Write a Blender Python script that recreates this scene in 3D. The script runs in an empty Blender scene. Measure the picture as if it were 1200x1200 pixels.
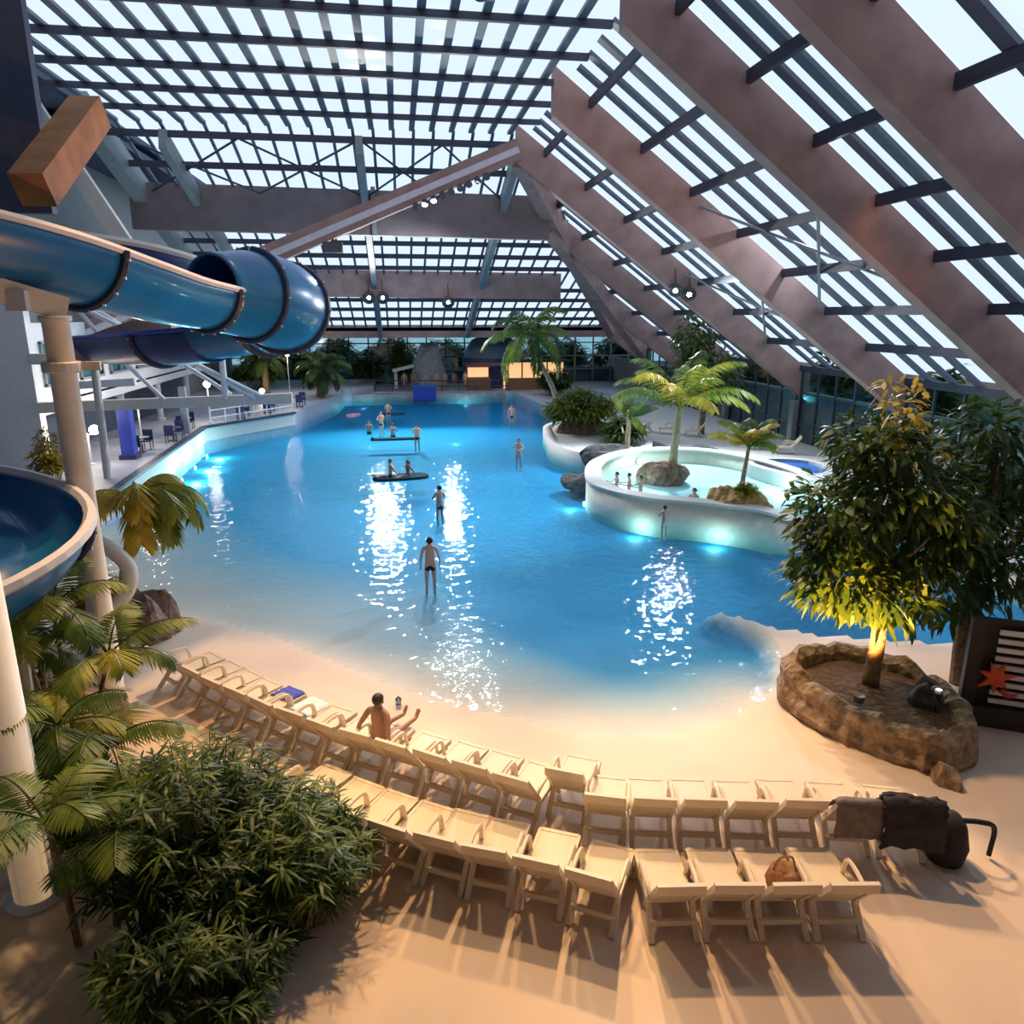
import bpy, bmesh, math, random
import numpy as np
from mathutils import Vector, Matrix
random.seed(7); rng = np.random.default_rng(7)
S = bpy.context.scene; C = S.collection
PI = math.pi
def R(a): return math.radians(a)

# ------------------------------------------------------------------ materials
def mat(name, col, rough=.6, var=.0, scale=4., metal=0., bump=0., spec=.5, col2=None, emit=0., coat=0.):
    m = bpy.data.materials.new(name); m.use_nodes = True
    nt = m.node_tree; b = nt.nodes['Principled BSDF']
    b.inputs['Roughness'].default_value = rough; b.inputs['Metallic'].default_value = metal
    b.inputs['Specular IOR Level'].default_value = spec
    b.inputs['Coat Weight'].default_value = coat
    b.inputs['Base Color'].default_value = (*col, 1)
    if emit:
        b.inputs['Emission Color'].default_value = (*col, 1); b.inputs['Emission Strength'].default_value = emit
    if var or col2 or bump:
        tc = nt.nodes.new('ShaderNodeTexCoord'); n = nt.nodes.new('ShaderNodeTexNoise')
        n.inputs['Scale'].default_value = scale; n.inputs['Detail'].default_value = 4
        nt.links.new(tc.outputs['Object'], n.inputs['Vector'])
        rp = nt.nodes.new('ShaderNodeValToRGB')
        c1 = [max(0, c*(1-var)) for c in col]; c2 = col2 or [min(1, c*(1+var)) for c in col]
        rp.color_ramp.elements[0].position = .35; rp.color_ramp.elements[1].position = .65
        rp.color_ramp.elements[0].color = (*c1, 1); rp.color_ramp.elements[1].color = (*c2, 1)
        nt.links.new(n.outputs['Fac'], rp.inputs['Fac']); nt.links.new(rp.outputs['Color'], b.inputs['Base Color'])
        if bump:
            bp = nt.nodes.new('ShaderNodeBump'); bp.inputs['Strength'].default_value = bump; bp.inputs['Distance'].default_value = .1
            nt.links.new(n.outputs['Fac'], bp.inputs['Height']); nt.links.new(bp.outputs['Normal'], b.inputs['Normal'])
    return m
def leafmat(name, c1, c2, scale=3., trans=.35):
    m = bpy.data.materials.new(name); m.use_nodes = True; nt = m.node_tree; nt.nodes.clear()
    out = nt.nodes.new('ShaderNodeOutputMaterial'); d = nt.nodes.new('ShaderNodeBsdfPrincipled'); t = nt.nodes.new('ShaderNodeBsdfTranslucent')
    d.inputs['Roughness'].default_value = .45; d.inputs['Specular IOR Level'].default_value = .35
    mx = nt.nodes.new('ShaderNodeMixShader'); mx.inputs['Fac'].default_value = trans
    tc = nt.nodes.new('ShaderNodeTexCoord'); n = nt.nodes.new('ShaderNodeTexNoise'); n.inputs['Scale'].default_value = scale; n.inputs['Detail'].default_value = 3
    rp = nt.nodes.new('ShaderNodeValToRGB'); rp.color_ramp.elements[0].position = .35; rp.color_ramp.elements[1].position = .68
    rp.color_ramp.elements[0].color = (*c1, 1); rp.color_ramp.elements[1].color = (*c2, 1)
    nt.links.new(tc.outputs['Object'], n.inputs['Vector']); nt.links.new(n.outputs['Fac'], rp.inputs['Fac'])
    nt.links.new(rp.outputs['Color'], d.inputs['Base Color']); nt.links.new(rp.outputs['Color'], t.inputs['Color'])
    nt.links.new(d.outputs[0], mx.inputs[1]); nt.links.new(t.outputs[0], mx.inputs[2]); nt.links.new(mx.outputs[0], out.inputs['Surface'])
    return m
def glassmat(name, tint=(.85, .9, 1), refl=.06, rough=.1):
    m = bpy.data.materials.new(name); m.use_nodes = True; nt = m.node_tree; nt.nodes.clear()
    out = nt.nodes.new('ShaderNodeOutputMaterial'); t = nt.nodes.new('ShaderNodeBsdfTransparent'); g = nt.nodes.new('ShaderNodeBsdfGlossy')
    t.inputs['Color'].default_value = (*tint, 1); g.inputs['Roughness'].default_value = rough
    mx = nt.nodes.new('ShaderNodeMixShader'); mx.inputs['Fac'].default_value = refl
    nt.links.new(t.outputs[0], mx.inputs[1]); nt.links.new(g.outputs[0], mx.inputs[2]); nt.links.new(mx.outputs[0], out.inputs['Surface'])
    return m

M = {}
M['beam'] = mat('laminated_timber', (.33, .215, .20), .75, .14, 1.2)
M['tie'] = mat('grey_brown_timber', (.19, .155, .165), .75, .1, 1.2)
M['bar'] = mat('glazing_bar_paint', (.11, .13, .18), .5, .05)
M['beam_dark'] = mat('brown_timber', (.40, .16, .05), .7, .2, 2)
M['steel'] = mat('blue_grey_steel', (.045, .055, .085), .5, metal=.2)
M['greysteel'] = mat('grey_green_paint', (.22, .25, .26), .6, .08)
M['pane'] = glassmat('roof_glass', (.93, .95, 1.0), .04)
M['glass'] = glassmat('wall_glass', (.55, .72, .75), .08)
M['white'] = mat('white_paint', (.78, .78, .80), .6, .03)
M['cream'] = mat('cream_paint', (.74, .66, .58), .55, .04)
M['blue_slide'] = mat('blue_fibreglass', (.008, .125, .34), .28, .18, .6, coat=.3)
M['blue_dark'] = mat('navy_fibreglass', (.012, .035, .17), .4, .1)
M['rim'] = mat('pale_rim', (.62, .60, .66), .5, .05)
M['flange'] = mat('dark_flange', (.02, .03, .08), .5)
M['bolt'] = mat('bolt_steel', (.7, .7, .7), .3, metal=.6)
M['lounger'] = mat('cream_plastic', (.74, .62, .46), .45, .03)
M['terrace'] = mat('terrace_tile', (.42, .42, .50), .5, .08, 2)
M['rock'] = mat('brown_rock', (.22, .14, .10), .9, .45, 5, bump=1.)
M['rock_dark'] = mat('dark_rock', (.055, .06, .06), .9, .4, 4, bump=1.)
M['rock_gold'] = mat('golden_rock', (.46, .30, .12), .9, .4, 4, bump=1.)
M['rock_plan'] = mat('planter_stone', (.30, .20, .12), .85, .35, 6, bump=1., col2=(.42, .29, .18))
M['soil'] = mat('planter_soil', (.11, .065, .035), .95, .3, 8, bump=.6)
M['bark'] = mat('bark', (.20, .13, .08), .9, .3, 12, bump=.6)
M['bark_pale'] = mat('pale_bark', (.45, .36, .24), .9, .25, 14, bump=.6)
M['leaf_dark'] = leafmat('dark_leaf', (.010, .035, .012), (.05, .10, .02), 2.5)
M['leaf_mid'] = leafmat('mid_leaf', (.035, .085, .018), (.13, .19, .035), 2.5)
M['leaf_yel'] = leafmat('yellow_green_leaf', (.14, .22, .03), (.42, .38, .04), 2.)
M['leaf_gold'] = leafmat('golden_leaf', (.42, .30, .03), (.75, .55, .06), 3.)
M['leaf_palm'] = leafmat('palm_leaf', (.05, .11, .02), (.20, .26, .045), 2.)
M['leaf_tree'] = leafmat('tree_leaf', (.018, .055, .014), (.075, .125, .022), 1.6)
M['leaf_brown'] = leafmat('brown_leaf', (.16, .09, .02), (.32, .20, .05), 3.)
M['skin'] = mat('skin', (.58, .34, .25), .55)
M['skin_dark'] = mat('tanned_skin', (.36, .19, .13), .55)
M['skin_pale'] = mat('pale_skin', (.68, .45, .36), .55)
M['hair'] = mat('dark_hair', (.025, .018, .015), .6)
M['black'] = mat('black_cloth', (.012, .012, .018), .8)
M['navy'] = mat('navy_cloth', (.02, .03, .12), .8)
M['bluecloth'] = mat('blue_cloth', (.06, .09, .48), .8, .1)
M['whitecloth'] = mat('white_cloth', (.85, .85, .88), .8)
M['greycloth'] = mat('grey_brown_towel', (.17, .14, .13), .9, .2, 8)
M['blackcloth'] = mat('black_garment', (.02, .018, .02), .8, .3, 8)
M['redcloth'] = mat('red_cloth', (.55, .06, .07), .7)
M['pinkcloth'] = mat('pink_foam', (.75, .30, .40), .6)
M['mat_blue'] = mat('dark_teal_float', (.015, .06, .08), .9, spec=.1)
M['orange'] = mat('orange_red_plastic', (.75, .10, .03), .5)
M['darkwood'] = mat('dark_frame', (.03, .022, .02), .6)
M['darkblue'] = mat('cobalt_paint', (.02, .05, .42), .45)
M['basin'] = mat('blue_basin', (.02, .14, .48), .4)
M['curb'] = mat('white_curb', (.58, .57, .54), .6, .03)
M['warmcurb'] = mat('warm_render', (.80, .72, .58), .7, .05)
M['rattan'] = mat('brown_bag', (.28, .13, .05), .8, .3, 20)
M['greymid'] = mat('grey_render', (.32, .32, .33), .8, .15, 2)
M['navyroof'] = mat('slate_cladding', (.05, .07, .13), .7, .1)
M['dome'] = mat('grey_blue_dome', (.16, .22, .34), .4, .1)
M['lamp_white'] = mat('lamp_white', (1, .93, .80), .4, emit=9)
M['lamp_warm'] = mat('lamp_warm', (1, .62, .28), .4, emit=6)
M['lamp_cool'] = mat('lamp_cool', (.85, .93, 1), .4, emit=60)
M['shop'] = mat('lit_shop_front', (1, .60, .28), .5, emit=.9)
M['house'] = mat('lamp_housing', (.08, .08, .09), .5)

# ------------------------------------------------------------------ mesh helpers
def mesh_obj(name, V, F, m, parent=None, smooth=False):
    me = bpy.data.meshes.new(name); me.from_pydata([tuple(v) for v in V], [], F); me.update()
    if m is not None: me.materials.append(m)
    if smooth: me.polygons.foreach_set('use_smooth', [True]*len(me.polygons))
    o = bpy.data.objects.new(name, me); C.objects.link(o)
    if parent is not None: o.parent = parent
    return o
class MB:
    def __init__(s): s.V = []; s.F = []
    def add(s, V, F):
        n = len(s.V); s.V += [tuple(v) for v in V]; s.F += [tuple(i+n for i in f) for f in F]; return s
    def box(s, c, d, rz=0, mtx=None):
        x, y, z = d[0]/2, d[1]/2, d[2]/2
        P = [Vector((sx*x, sy*y, sz*z)) for sz in (-1, 1) for sx, sy in ((-1,-1),(1,-1),(1,1),(-1,1))]
        if mtx is None: mtx = Matrix.Rotation(rz, 3, 'Z')
        return s.add([mtx @ p + Vector(c) for p in P], [(3,2,1,0),(4,5,6,7),(0,1,5,4),(1,2,6,5),(2,3,7,6),(3,0,4,7)])
    def bar(s, a, b, w, h, up=(0, 0, 1)):               # square bar from a to b
        a, b = Vector(a), Vector(b); d = (b-a).normalized(); u = Vector(up)
        if abs(d.dot(u)) > .99: u = Vector((0, 1, 0))
        x = d.cross(u).normalized(); z = x.cross(d).normalized()
        P = []
        for q in (a, b):
            for sx, sz in ((-1,-1),(1,-1),(1,1),(-1,1)): P.append(q + x*(sx*w/2) + z*(sz*h/2))
        return s.add(P, [(0,1,2,3),(7,6,5,4),(4,5,1,0),(5,6,2,1),(6,7,3,2),(7,4,0,3)])
    def tube(s, pts, r, n=8, caps=True):
        pts = [Vector(p) for p in pts]; rs = r if isinstance(r, (list, tuple)) else [r]*len(pts)
        V, F = [], []; ref = None
        for i, p in enumerate(pts):
            d = (pts[min(i+1, len(pts)-1)] - pts[max(i-1, 0)]).normalized()
            if ref is None: ref = Vector((0, 0, 1)) if abs(d.z) < .9 else Vector((1, 0, 0))
            x = d.cross(ref).normalized(); ref = x.cross(d).normalized()
            for k in range(n):
                a = 2*PI*k/n; V.append(p + (x*math.cos(a) + ref*math.sin(a))*rs[i])
        for i in range(len(pts)-1):
            for k in range(n): F.append((i*n+k, i*n+(k+1) % n, (i+1)*n+(k+1) % n, (i+1)*n+k))
        if caps: F.append(tuple(range(n))[::-1]); F.append(tuple((len(pts)-1)*n+k for k in range(n)))
        return s.add(V, F)
    def lathe(s, prof, c=(0, 0, 0), n=16):
        V, F = [], []
        for r, z in prof:
            for k in range(n): V.append((c[0]+r*math.cos(2*PI*k/n), c[1]+r*math.sin(2*PI*k/n), c[2]+z))
        for i in range(len(prof)-1):
            for k in range(n): F.append((i*n+k, i*n+(k+1) % n, (i+1)*n+(k+1) % n, (i+1)*n+k))
        if prof[0][0] > 1e-4: F.append(tuple(range(n))[::-1])
        if prof[-1][0] > 1e-4: F.append(tuple((len(prof)-1)*n+k for k in range(n)))
        return s.add(V, F)
    def prism(s, poly, z0, z1):
        n = len(poly); V = [(x, y, z0) for x, y in poly] + [(x, y, z1) for x, y in poly]
        return s.add(V, [tuple(range(n))[::-1], tuple(range(n, 2*n))] + [(i, (i+1) % n, n+(i+1) % n, n+i) for i in range(n)])
    def build(s, name, m, parent=None, smooth=False): return mesh_obj(name, s.V, s.F, m, parent, smooth)
def tag(o, label, cat, group=None, kind=None):
    if label: o['label'] = label
    if cat: o['category'] = cat
    if group: o['group'] = group
    if kind: o['kind'] = kind
    return o
def thing(name, label, cat, loc=(0, 0, 0), rz=0, group=None):
    o = bpy.data.objects.new(name, None); C.objects.link(o); o.empty_display_size = .2
    o.location = loc; o.rotation_euler = (0, 0, rz); return tag(o, label, cat, group)
def struct(o): o['kind'] = 'structure'; return o
def copy_tree(o, parent=None):
    c = o.copy(); C.objects.link(c)
    if parent is not None: c.parent = parent
    for ch in list(o.children): copy_tree(ch, c)
    return c
ORD = ['first','second','third','fourth','fifth','sixth','seventh','eighth','ninth','tenth','eleventh','twelfth','thirteenth','fourteenth','fifteenth','sixteenth','seventeenth','eighteenth','nineteenth','twentieth']
def catmull(P, n=8):
    P = [Vector(p) for p in P]; out = []
    Q = [P[0]*2-P[1]] + P + [P[-1]*2-P[-2]]
    for i in range(1, len(Q)-2):
        for k in range(n):
            t = k/n; a, b, c, d = Q[i-1], Q[i], Q[i+1], Q[i+2]
            out.append(.5*((2*b) + (c-a)*t + (2*a-5*b+4*c-d)*t*t + (3*b-a-3*c+d)*t**3))
    out.append(P[-1]); return out

# ------------------------------------------------------------------ camera
cam = bpy.data.cameras.new('camera'); co = bpy.data.objects.new('camera', cam); C.objects.link(co)
cam.sensor_width = 36; cam.lens = 865/1200*36; cam.clip_end = 400; cam.clip_start = .05
co.location = (0, 0, 7.2); co.rotation_euler = (R(90-14.9), 0, R(-8.6)); S.camera = co

# ------------------------------------------------------------------ ground, beach and pool bed
WZ = -.12
beach = [(-10.7, 25.6), (-8.6, 21.4), (-6.03, 18.81), (-4.57, 17.87), (-2.96, 16.61), (-1.47, 14.97), (-.55, 14.05), (.63, 13.1), (1.87, 12.33), (2.74, 11.84), (3.61, 11.47), (4.7, 11.37), (5.78, 11.59), (6.79, 12.24)]
tongue = [(7.55, 13.02), (8.14, 13.94), (8.4, 15.04), (8.15, 16.3), (7.9, 16.8), (8.7, 15.7), (9.6, 15.0), (12, 14.2), (16.5, 14.2), (16.5, 19.5)]
right = [(13.0, 21.4), (12.64, 23.31), (11.32, 24.64), (9.63, 25.37), (8.46, 26.94), (7.82, 29.79), (7.5, 32.9), (8.0, 35), (8.3, 38), (8.9, 43.5), (9.6, 47), (10.9, 51), (11.5, 58), (10.6, 69.5)]
far = [(-2.4, 71.5), (-5, 69), (-5.2, 63.4), (-7.2, 52.4), (-11.6, 46.1), (-11.1, 33.6), (-10.7, 25.6)]
pool = beach + tongue + right + far
def segdist(X, Y, pl):
    D = np.full(X.shape, 1e9)
    for (ax, ay), (bx, by) in zip(pl[:-1], pl[1:]):
        dx, dy = bx-ax, by-ay; t = np.clip(((X-ax)*dx+(Y-ay)*dy)/(dx*dx+dy*dy+1e-12), 0, 1)
        D = np.minimum(D, np.hypot(X-ax-t*dx, Y-ay-t*dy))
    return D
def inside(X, Y, pg):
    r = np.zeros(X.shape, bool); n = len(pg)
    for i in range(n):
        (ax, ay), (bx, by) = pg[i], pg[(i+1) % n]
        if ay == by: continue
        c = ((ay > Y) != (by > Y)) & (X < (bx-ax)*(Y-ay)/(by-ay)+ax); r ^= c
    return r
def floor_z(X, Y):
    ins = inside(X, Y, pool[:-1]); db = segdist(X, Y, beach); dall = segdist(X, Y, pool)
    k_ = np.clip((X-1)/5, 0, 1); dep = np.clip(.02+(.062+.07*k_)*db, 0, .75)
    dep = np.where((Y > 47.5+.06*X) | ((X > 6.3+.05*(Y-36)) & (Y > 34)), .70, dep)
    dep = np.where((Y > 20) & (X > 12.7), np.minimum(dep, .5), dep)
    dep = np.minimum(dep, .02+1.1*segdist(X, Y, tongue[:6])); zi = WZ-dep
    land = segdist(X, Y, beach+tongue) < segdist(X, Y, [tongue[-1]]+right+far)-1e-6
    zo = np.clip(WZ+.012+.035*segdist(X, Y, beach+tongue), WZ, 0)
    return np.where(ins | (~land & (Y > 18)), zi, zo)
xs = np.concatenate([np.arange(-19, -12, 1.), np.arange(-12, 17.01, .25), np.arange(18, 25, 1.)])
ys = np.concatenate([np.arange(-8, 6, 1.), np.arange(6, 40, .25), np.arange(40, 84.1, .5)])
GX, GY = np.meshgrid(xs, ys); GZ = floor_z(GX, GY)
V = np.stack([GX, GY, GZ], -1).reshape(-1, 3).tolist(); nx = len(xs)
F = [(j*nx+i, j*nx+i+1, (j+1)*nx+i+1, (j+1)*nx+i) for j in range(len(ys)-1) for i in range(nx-1)]
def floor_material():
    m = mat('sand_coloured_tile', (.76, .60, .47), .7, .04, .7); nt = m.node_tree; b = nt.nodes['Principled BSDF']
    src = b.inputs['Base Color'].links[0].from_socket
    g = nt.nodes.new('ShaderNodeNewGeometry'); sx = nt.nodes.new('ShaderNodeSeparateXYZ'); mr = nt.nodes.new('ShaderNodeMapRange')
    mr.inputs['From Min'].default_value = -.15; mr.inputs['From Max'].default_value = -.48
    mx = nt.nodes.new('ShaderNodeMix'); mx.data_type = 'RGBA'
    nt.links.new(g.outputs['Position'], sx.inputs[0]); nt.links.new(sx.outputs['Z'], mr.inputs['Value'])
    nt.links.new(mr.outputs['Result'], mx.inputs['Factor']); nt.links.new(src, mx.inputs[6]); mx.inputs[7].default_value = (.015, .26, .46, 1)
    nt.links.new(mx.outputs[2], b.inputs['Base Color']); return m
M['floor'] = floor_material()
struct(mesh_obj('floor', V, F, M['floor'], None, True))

def water_material(vol):
    m = bpy.data.materials.new('pool_water' if vol else 'spa_water'); m.use_nodes = True; nt = m.node_tree; nt.nodes.clear()
    out = nt.nodes.new('ShaderNodeOutputMaterial'); t = nt.nodes.new('ShaderNodeBsdfTransparent'); g = nt.nodes.new('ShaderNodeBsdfGlossy')
    t.inputs['Color'].default_value = (.93, .98, 1, 1) if vol else (.85, .97, .99, 1); g.inputs['Roughness'].default_value = .05
    tc = nt.nodes.new('ShaderNodeTexCoord'); n = nt.nodes.new('ShaderNodeTexNoise'); n.inputs['Scale'].default_value = 2.6; n.inputs['Detail'].default_value = 2; n.inputs['Roughness'].default_value = .5
    bp = nt.nodes.new('ShaderNodeBump'); bp.inputs['Strength'].default_value = 1.; bp.inputs['Distance'].default_value = .045
    nt.links.new(tc.outputs['Object'], n.inputs['Vector']); nt.links.new(n.outputs['Fac'], bp.inputs['Height'])
    fr = nt.nodes.new('ShaderNodeFresnel'); fr.inputs['IOR'].default_value = 1.2
    nt.links.new(bp.outputs['Normal'], g.inputs['Normal']); nt.links.new(bp.outputs['Normal'], fr.inputs['Normal'])
    mx = nt.nodes.new('ShaderNodeMixShader'); ge = nt.nodes.new('ShaderNodeNewGeometry'); iv = nt.nodes.new('ShaderNodeMath'); iv.operation = 'SUBTRACT'; iv.inputs[0].default_value = 1; nt.links.new(ge.outputs['Backfacing'], iv.inputs[1])
    ml = nt.nodes.new('ShaderNodeMath'); ml.operation = 'MULTIPLY'; nt.links.new(fr.outputs[0], ml.inputs[0]); nt.links.new(iv.outputs[0], ml.inputs[1]); mn = nt.nodes.new('ShaderNodeMath'); mn.operation = 'MINIMUM'; mn.inputs[1].default_value = .14; nt.links.new(ml.outputs[0], mn.inputs[0]); nt.links.new(mn.outputs[0], mx.inputs['Fac'])
    nt.links.new(t.outputs[0], mx.inputs[1]); nt.links.new(g.outputs[0], mx.inputs[2]); nt.links.new(mx.outputs[0], out.inputs['Surface'])
    if vol:
        a = nt.nodes.new('ShaderNodeVolumeAbsorption'); a.inputs['Color'].default_value = (.0, .82, .94, 1); a.inputs['Density'].default_value = .27
        nt.links.new(a.outputs[0], out.inputs['Volume'])
    return m
M['water'] = water_material(True); M['spa'] = water_material(False)
wp = [(-11.9, 20), (-8, 17), (-3, 12), (2, 9.8), (7.5, 9.8), (8.8, 11.9), (9.6, 13.6), (16.8, 13.6), (16.8, 26), (13, 72), (-6, 72), (-7.9, 52), (-11.9, 47)]
w = MB().prism(wp, -2.6, WZ).build('pool_water', M['water'])
tag(w, 'rippled clear blue water filling the big swimming pool', 'water', kind='stuff')

# left terrace, 0.9 m above the water, and its dark gutter edge
tpoly = [(-10.7, 24.0), (-10.75, 26.3), (-11.1, 33.6), (-11.6, 46.1), (-7.2, 52.4), (-5.2, 63.4), (-5.0, 69), (-2.4, 71.5), (-2.4, 80), (-22, 80), (-22, 24.0)]
o = MB().prism(tpoly, -2.2, .8).build('terrace_floor', M['terrace']); struct(o)
fp = [(-2.4, 71.5), (10.6, 69.5), (11.5, 58), (24, 58), (24, 80), (-2.4, 80)]
o = MB().prism(fp, -2.2, .25).build('far_deck_floor', M['terrace']); struct(o)
pts = [(-10.72, 24.05), (-10.75, 26.3), (-11.1, 33.6), (-11.6, 46.1), (-7.2, 52.4)]
b = MB()
for p, q in zip(pts[:-1], pts[1:]): b.bar((*p, .77), (*q, .77), .36, .12)
struct(b.build('trim_1', M['flange']))
b = MB()
for p, q in zip(pts[:-1], pts[1:]): b.bar((p[0]+.02, p[1]-.0, .32), (q[0]+.02, q[1], .32), .06, .80)
struct(b.build('trim_2', M['curb']))

# ------------------------------------------------------------------ walls and roof
WX = 22.6; SL = .72; YR = [-2.4, 6.8, 16.0, 21.6, 30.9, 40.0, 49.2, 58.4, 67.6]
def zU(x): return 4.68+(WX-x)*SL
APX = 6.9; APZ = zU(APX)          # ridge
def hipz(y): return APZ-.325*(y-40)
def hipx(y): return WX-(hipz(y)-4.68)/SL if y > 40 else APX
struct(MB().box((WX+.9, 36, 1.2), (.25, 92, 3.4)).build('wall_right_plinth', M['greymid']))
for k in range(len(YR)-1):       # glazed right wall, one window per bay
    y0, y1 = YR[k]+.4, YR[k+1]-.1
    if y0 < 5: continue
    wd = struct(bpy.data.objects.new('window_%d' % (k+20), None)); C.objects.link(wd)
    MB().box((WX+.3, (y0+y1)/2, 2.1), (.03, y1-y0, 4.2)).build('glass_pane', M['glass'], wd)
    fr = MB()
    for z in (.1, 1.1, 2.9, 4.2): fr.box((WX+.3, (y0+y1)/2, z), (.12, y1-y0, .1))
    n = 5
    for i in range(n+1): fr.box((WX+.3, y0+(y1-y0)*i/n, 2.1), (.12, .1, 4.2))
    fr.build('window_frame', M['steel'], wd)
# roof rafters
dirv = Vector((1, 0, -SL)).normalized(); nrm = Vector((SL, 0, 1)).normalized()
vis = 0
for k, y in enumerate(YR):
    xt = APX-.6 if y <= 40.5 else hipx(y)-.3
    xb = WX+.8
    if y < 5: continue
    t = thing('roof_beam', '', 'beam', (xb, y, zU(xb)-1.76), 0, 'sloping timber roof beams')
    dep = 1.44; b = MB()
    V = []
    for yy in (y, y+.55):
        V += [(xt, yy, zU(xt)-1.76), (xb, yy, zU(xb)-1.76), (xb, yy, zU(xb)), (xt, yy, zU(xt))]
    V = [(v[0]-xb, v[1]-y, v[2]-zU(xb)+1.76) for v in V]
    b.add(V, [(0,1,2,3),(7,6,5,4),(4,5,1,0),(5,6,2,1),(6,7,3,2),(7,4,0,3)]).build('rafter', M['beam'], t)
    cl = MB().box((-.6, .27, -1.75), (.45, .5, 3.7)); cl.build('column', M['greysteel'], t)
    NL = {0: 'sloping timber roof beam above the camera, behind the nearest visible one', 1: 'sloping timber roof beam overhead at the upper right edge',
          2: 'broad sloping timber beam cut by the right edge, nearest of the row', 3: 'second nearest sloping timber beam on the right, running down behind the big tree',
          4: 'third nearest sloping timber beam on the right, carrying a round spotlight', 5: 'sloping timber beam meeting the long diagonal strut at the apex',
          6: 'sloping timber beam just beyond the apex, shorter than those in front', 7: 'sloping timber beam far back above the right palms', 8: 'farthest short sloping timber beam near the dome'}
    t['label'] = NL[k]
# right roof glazing, one window per bay
def rp(x, y, dz=0): return (x, y, zU(x)+dz)
for k in range(len(YR)-1):
    y0, y1 = YR[k]+.55, YR[k+1]
    wd = struct(bpy.data.objects.new('window_%d' % (k+1), None)); C.objects.link(wd)
    xt0, xt1 = (APX if y0 < 40 else hipx(y0)), (APX if y1 <= 40 else hipx(y1)); xb = WX+.8
    g = MB().add([rp(xt0, y0, .05), rp(xb, y0, .05), rp(xb, y1, .05), rp(xt1, y1, .05)], [(0, 1, 2, 3)]); g.build('glass_pane', M['pane'], wd)
    mu = MB(); n = 6 if y1-y0 > 6 else 5
    for i in range(1, n):
        y = y0+(y1-y0)*i/n; x0 = APX if y < 40 else hipx(y)
        mu.bar(rp(x0, y, -.02), rp(xb, y, -.02), .42, .12)
    mu.build('glazing_bars', M['bar'], wd)
    pu = MB(); x = xb-.6
    while x > min(xt0, xt1)+.3:
        ya, yb = y0, y1
        if y1 > 40.5:
            yb = min(y1, 40+(APZ-zU(x))/.325)
        if yb > ya+.3: pu.bar(rp(x, ya, -.24), rp(x, yb, -.24), .16, .34)
        x -= 2.15
    pu.build('purlins', M['steel'], wd)
# wind-brace rods
for y0, y1, a, c, lab in ((22.15, 30.9, 18.2, 12.5, 'thin crossed steel brace rods under the roof glazing of the wide right bay'), (31.45, 40, 20.5, 15.5, 'thin crossed steel brace rods under the roof glazing before the apex beam')):
    t = thing('brace_rods', lab, 'brace', rp(a, y0, -.5))
    for p, q in (((a, y0), (c, y1)), ((c, y0), (a, y1))):
        P, Q = Vector(rp(*p, -.45)), Vector(rp(*q, -.45)); b = Vector(rp(a, y0, -.5))
        MB().tube([P-b, Q-b], .06, 6).build('rod', M['greysteel'], t)
for j, (lab, xs_) in enumerate((('thin crossed steel rods under the left half of the far roof glazing', (-12.8, -7.2, -1.7)), ('thin crossed steel rods under the right half of the far roof glazing', (-1.3, 2.6, 6.2)))):
    o0 = Vector((xs_[1], 43, 16-.325*3-.5)); t = thing('brace_rods', lab, 'brace', o0)
    for xa, xb_ in zip(xs_[:-1], xs_[1:]):
        for ya, yb_ in ((40.4, 45.6), (45.6, 40.4)):
            MB().tube([Vector((xa, ya, 15.98-.325*(ya-40)-.42))-o0, Vector((xb_, yb_, 15.98-.325*(yb_-40)-.42))-o0], .055, 6).build('rod', M['steel'], t)
# flat glazed ceiling left of the ridge
XL = -13.5
wd = struct(bpy.data.objects.new('window_40', None)); C.objects.link(wd)
MB().add([(XL, 13, APZ+.05), (APX, 13, APZ+.05), (APX, 40, APZ+.05), (XL, 40, APZ+.05)], [(3, 2, 1, 0)]).build('glass_pane', M['pane'], wd)
struct(MB().box(((XL+APX)/2, 3.4, APZ+.2), (APX-XL, 19.2, .3)).build('ceiling_sky_blocker', M['greymid']))  # unseen opaque ceiling added to keep sky light off the near deck
struct(MB().add([rp(APX, -6, .12), rp(WX+.9, -6, .12), rp(WX+.9, 6.8, .12), rp(APX, 6.8, .12)], [(3, 2, 1, 0)]).build('ceiling_right_sky_blocker', M['greymid']))  # unseen opaque cover over the first bay, added against sky light
b = MB()
for i in range(1, 21): b.bar((XL+i*(APX-XL)/21, -6, APZ), (XL+i*(APX-XL)/21, 40, APZ), .26, .12)
b.build('glazing_bars', M['bar'], wd)
b = MB()
for y in np.arange(1, 40, 3.): b.bar((XL, y, APZ-.15), (APX, y, APZ-.15), .16, .22)
b.build('purlins', M['steel'], wd)
# hip roof falling towards the far end
wd = struct(bpy.data.objects.new('window_41', None)); C.objects.link(wd)
MB().add([(XL, 40, APZ+.05), (APX, 40, APZ+.05), (hipx(70), 70, hipz(70)+.05), (XL, 70, hipz(70)+.05)], [(3, 2, 1, 0)]).build('glass_pane', M['pane'], wd)
b = MB(); x = XL+.95
while x < hipx(70)-.3:
    ys0 = 40 if x < APX else 40+(APZ-zU(x))/.325
    b.bar((x, ys0, hipz(ys0)-.02), (x, 70, hipz(70)-.02), .15, .1); x += .98
b.build('glazing_bars', M['bar'], wd)
b = MB()
for y in (40.6, 43.3, 48.2, 50.2, 52.2, 54.2, 56.2, 60.4, 62.6, 64.8, 67.2): b.bar((XL, y, hipz(y)-.22), (hipx(y), y, hipz(y)-.22), .16, .3)
b.build('purlins', M['steel'], wd)
def beam_box(name, lab, cat, a, c, w_, h_, m, part='beam_body', group=None):
    t = thing(name, lab, cat, a, 0, group); v = Vector(c)-Vector(a)
    MB().bar((0, 0, 0), v, w_, h_).build(part, m, t); return t
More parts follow.
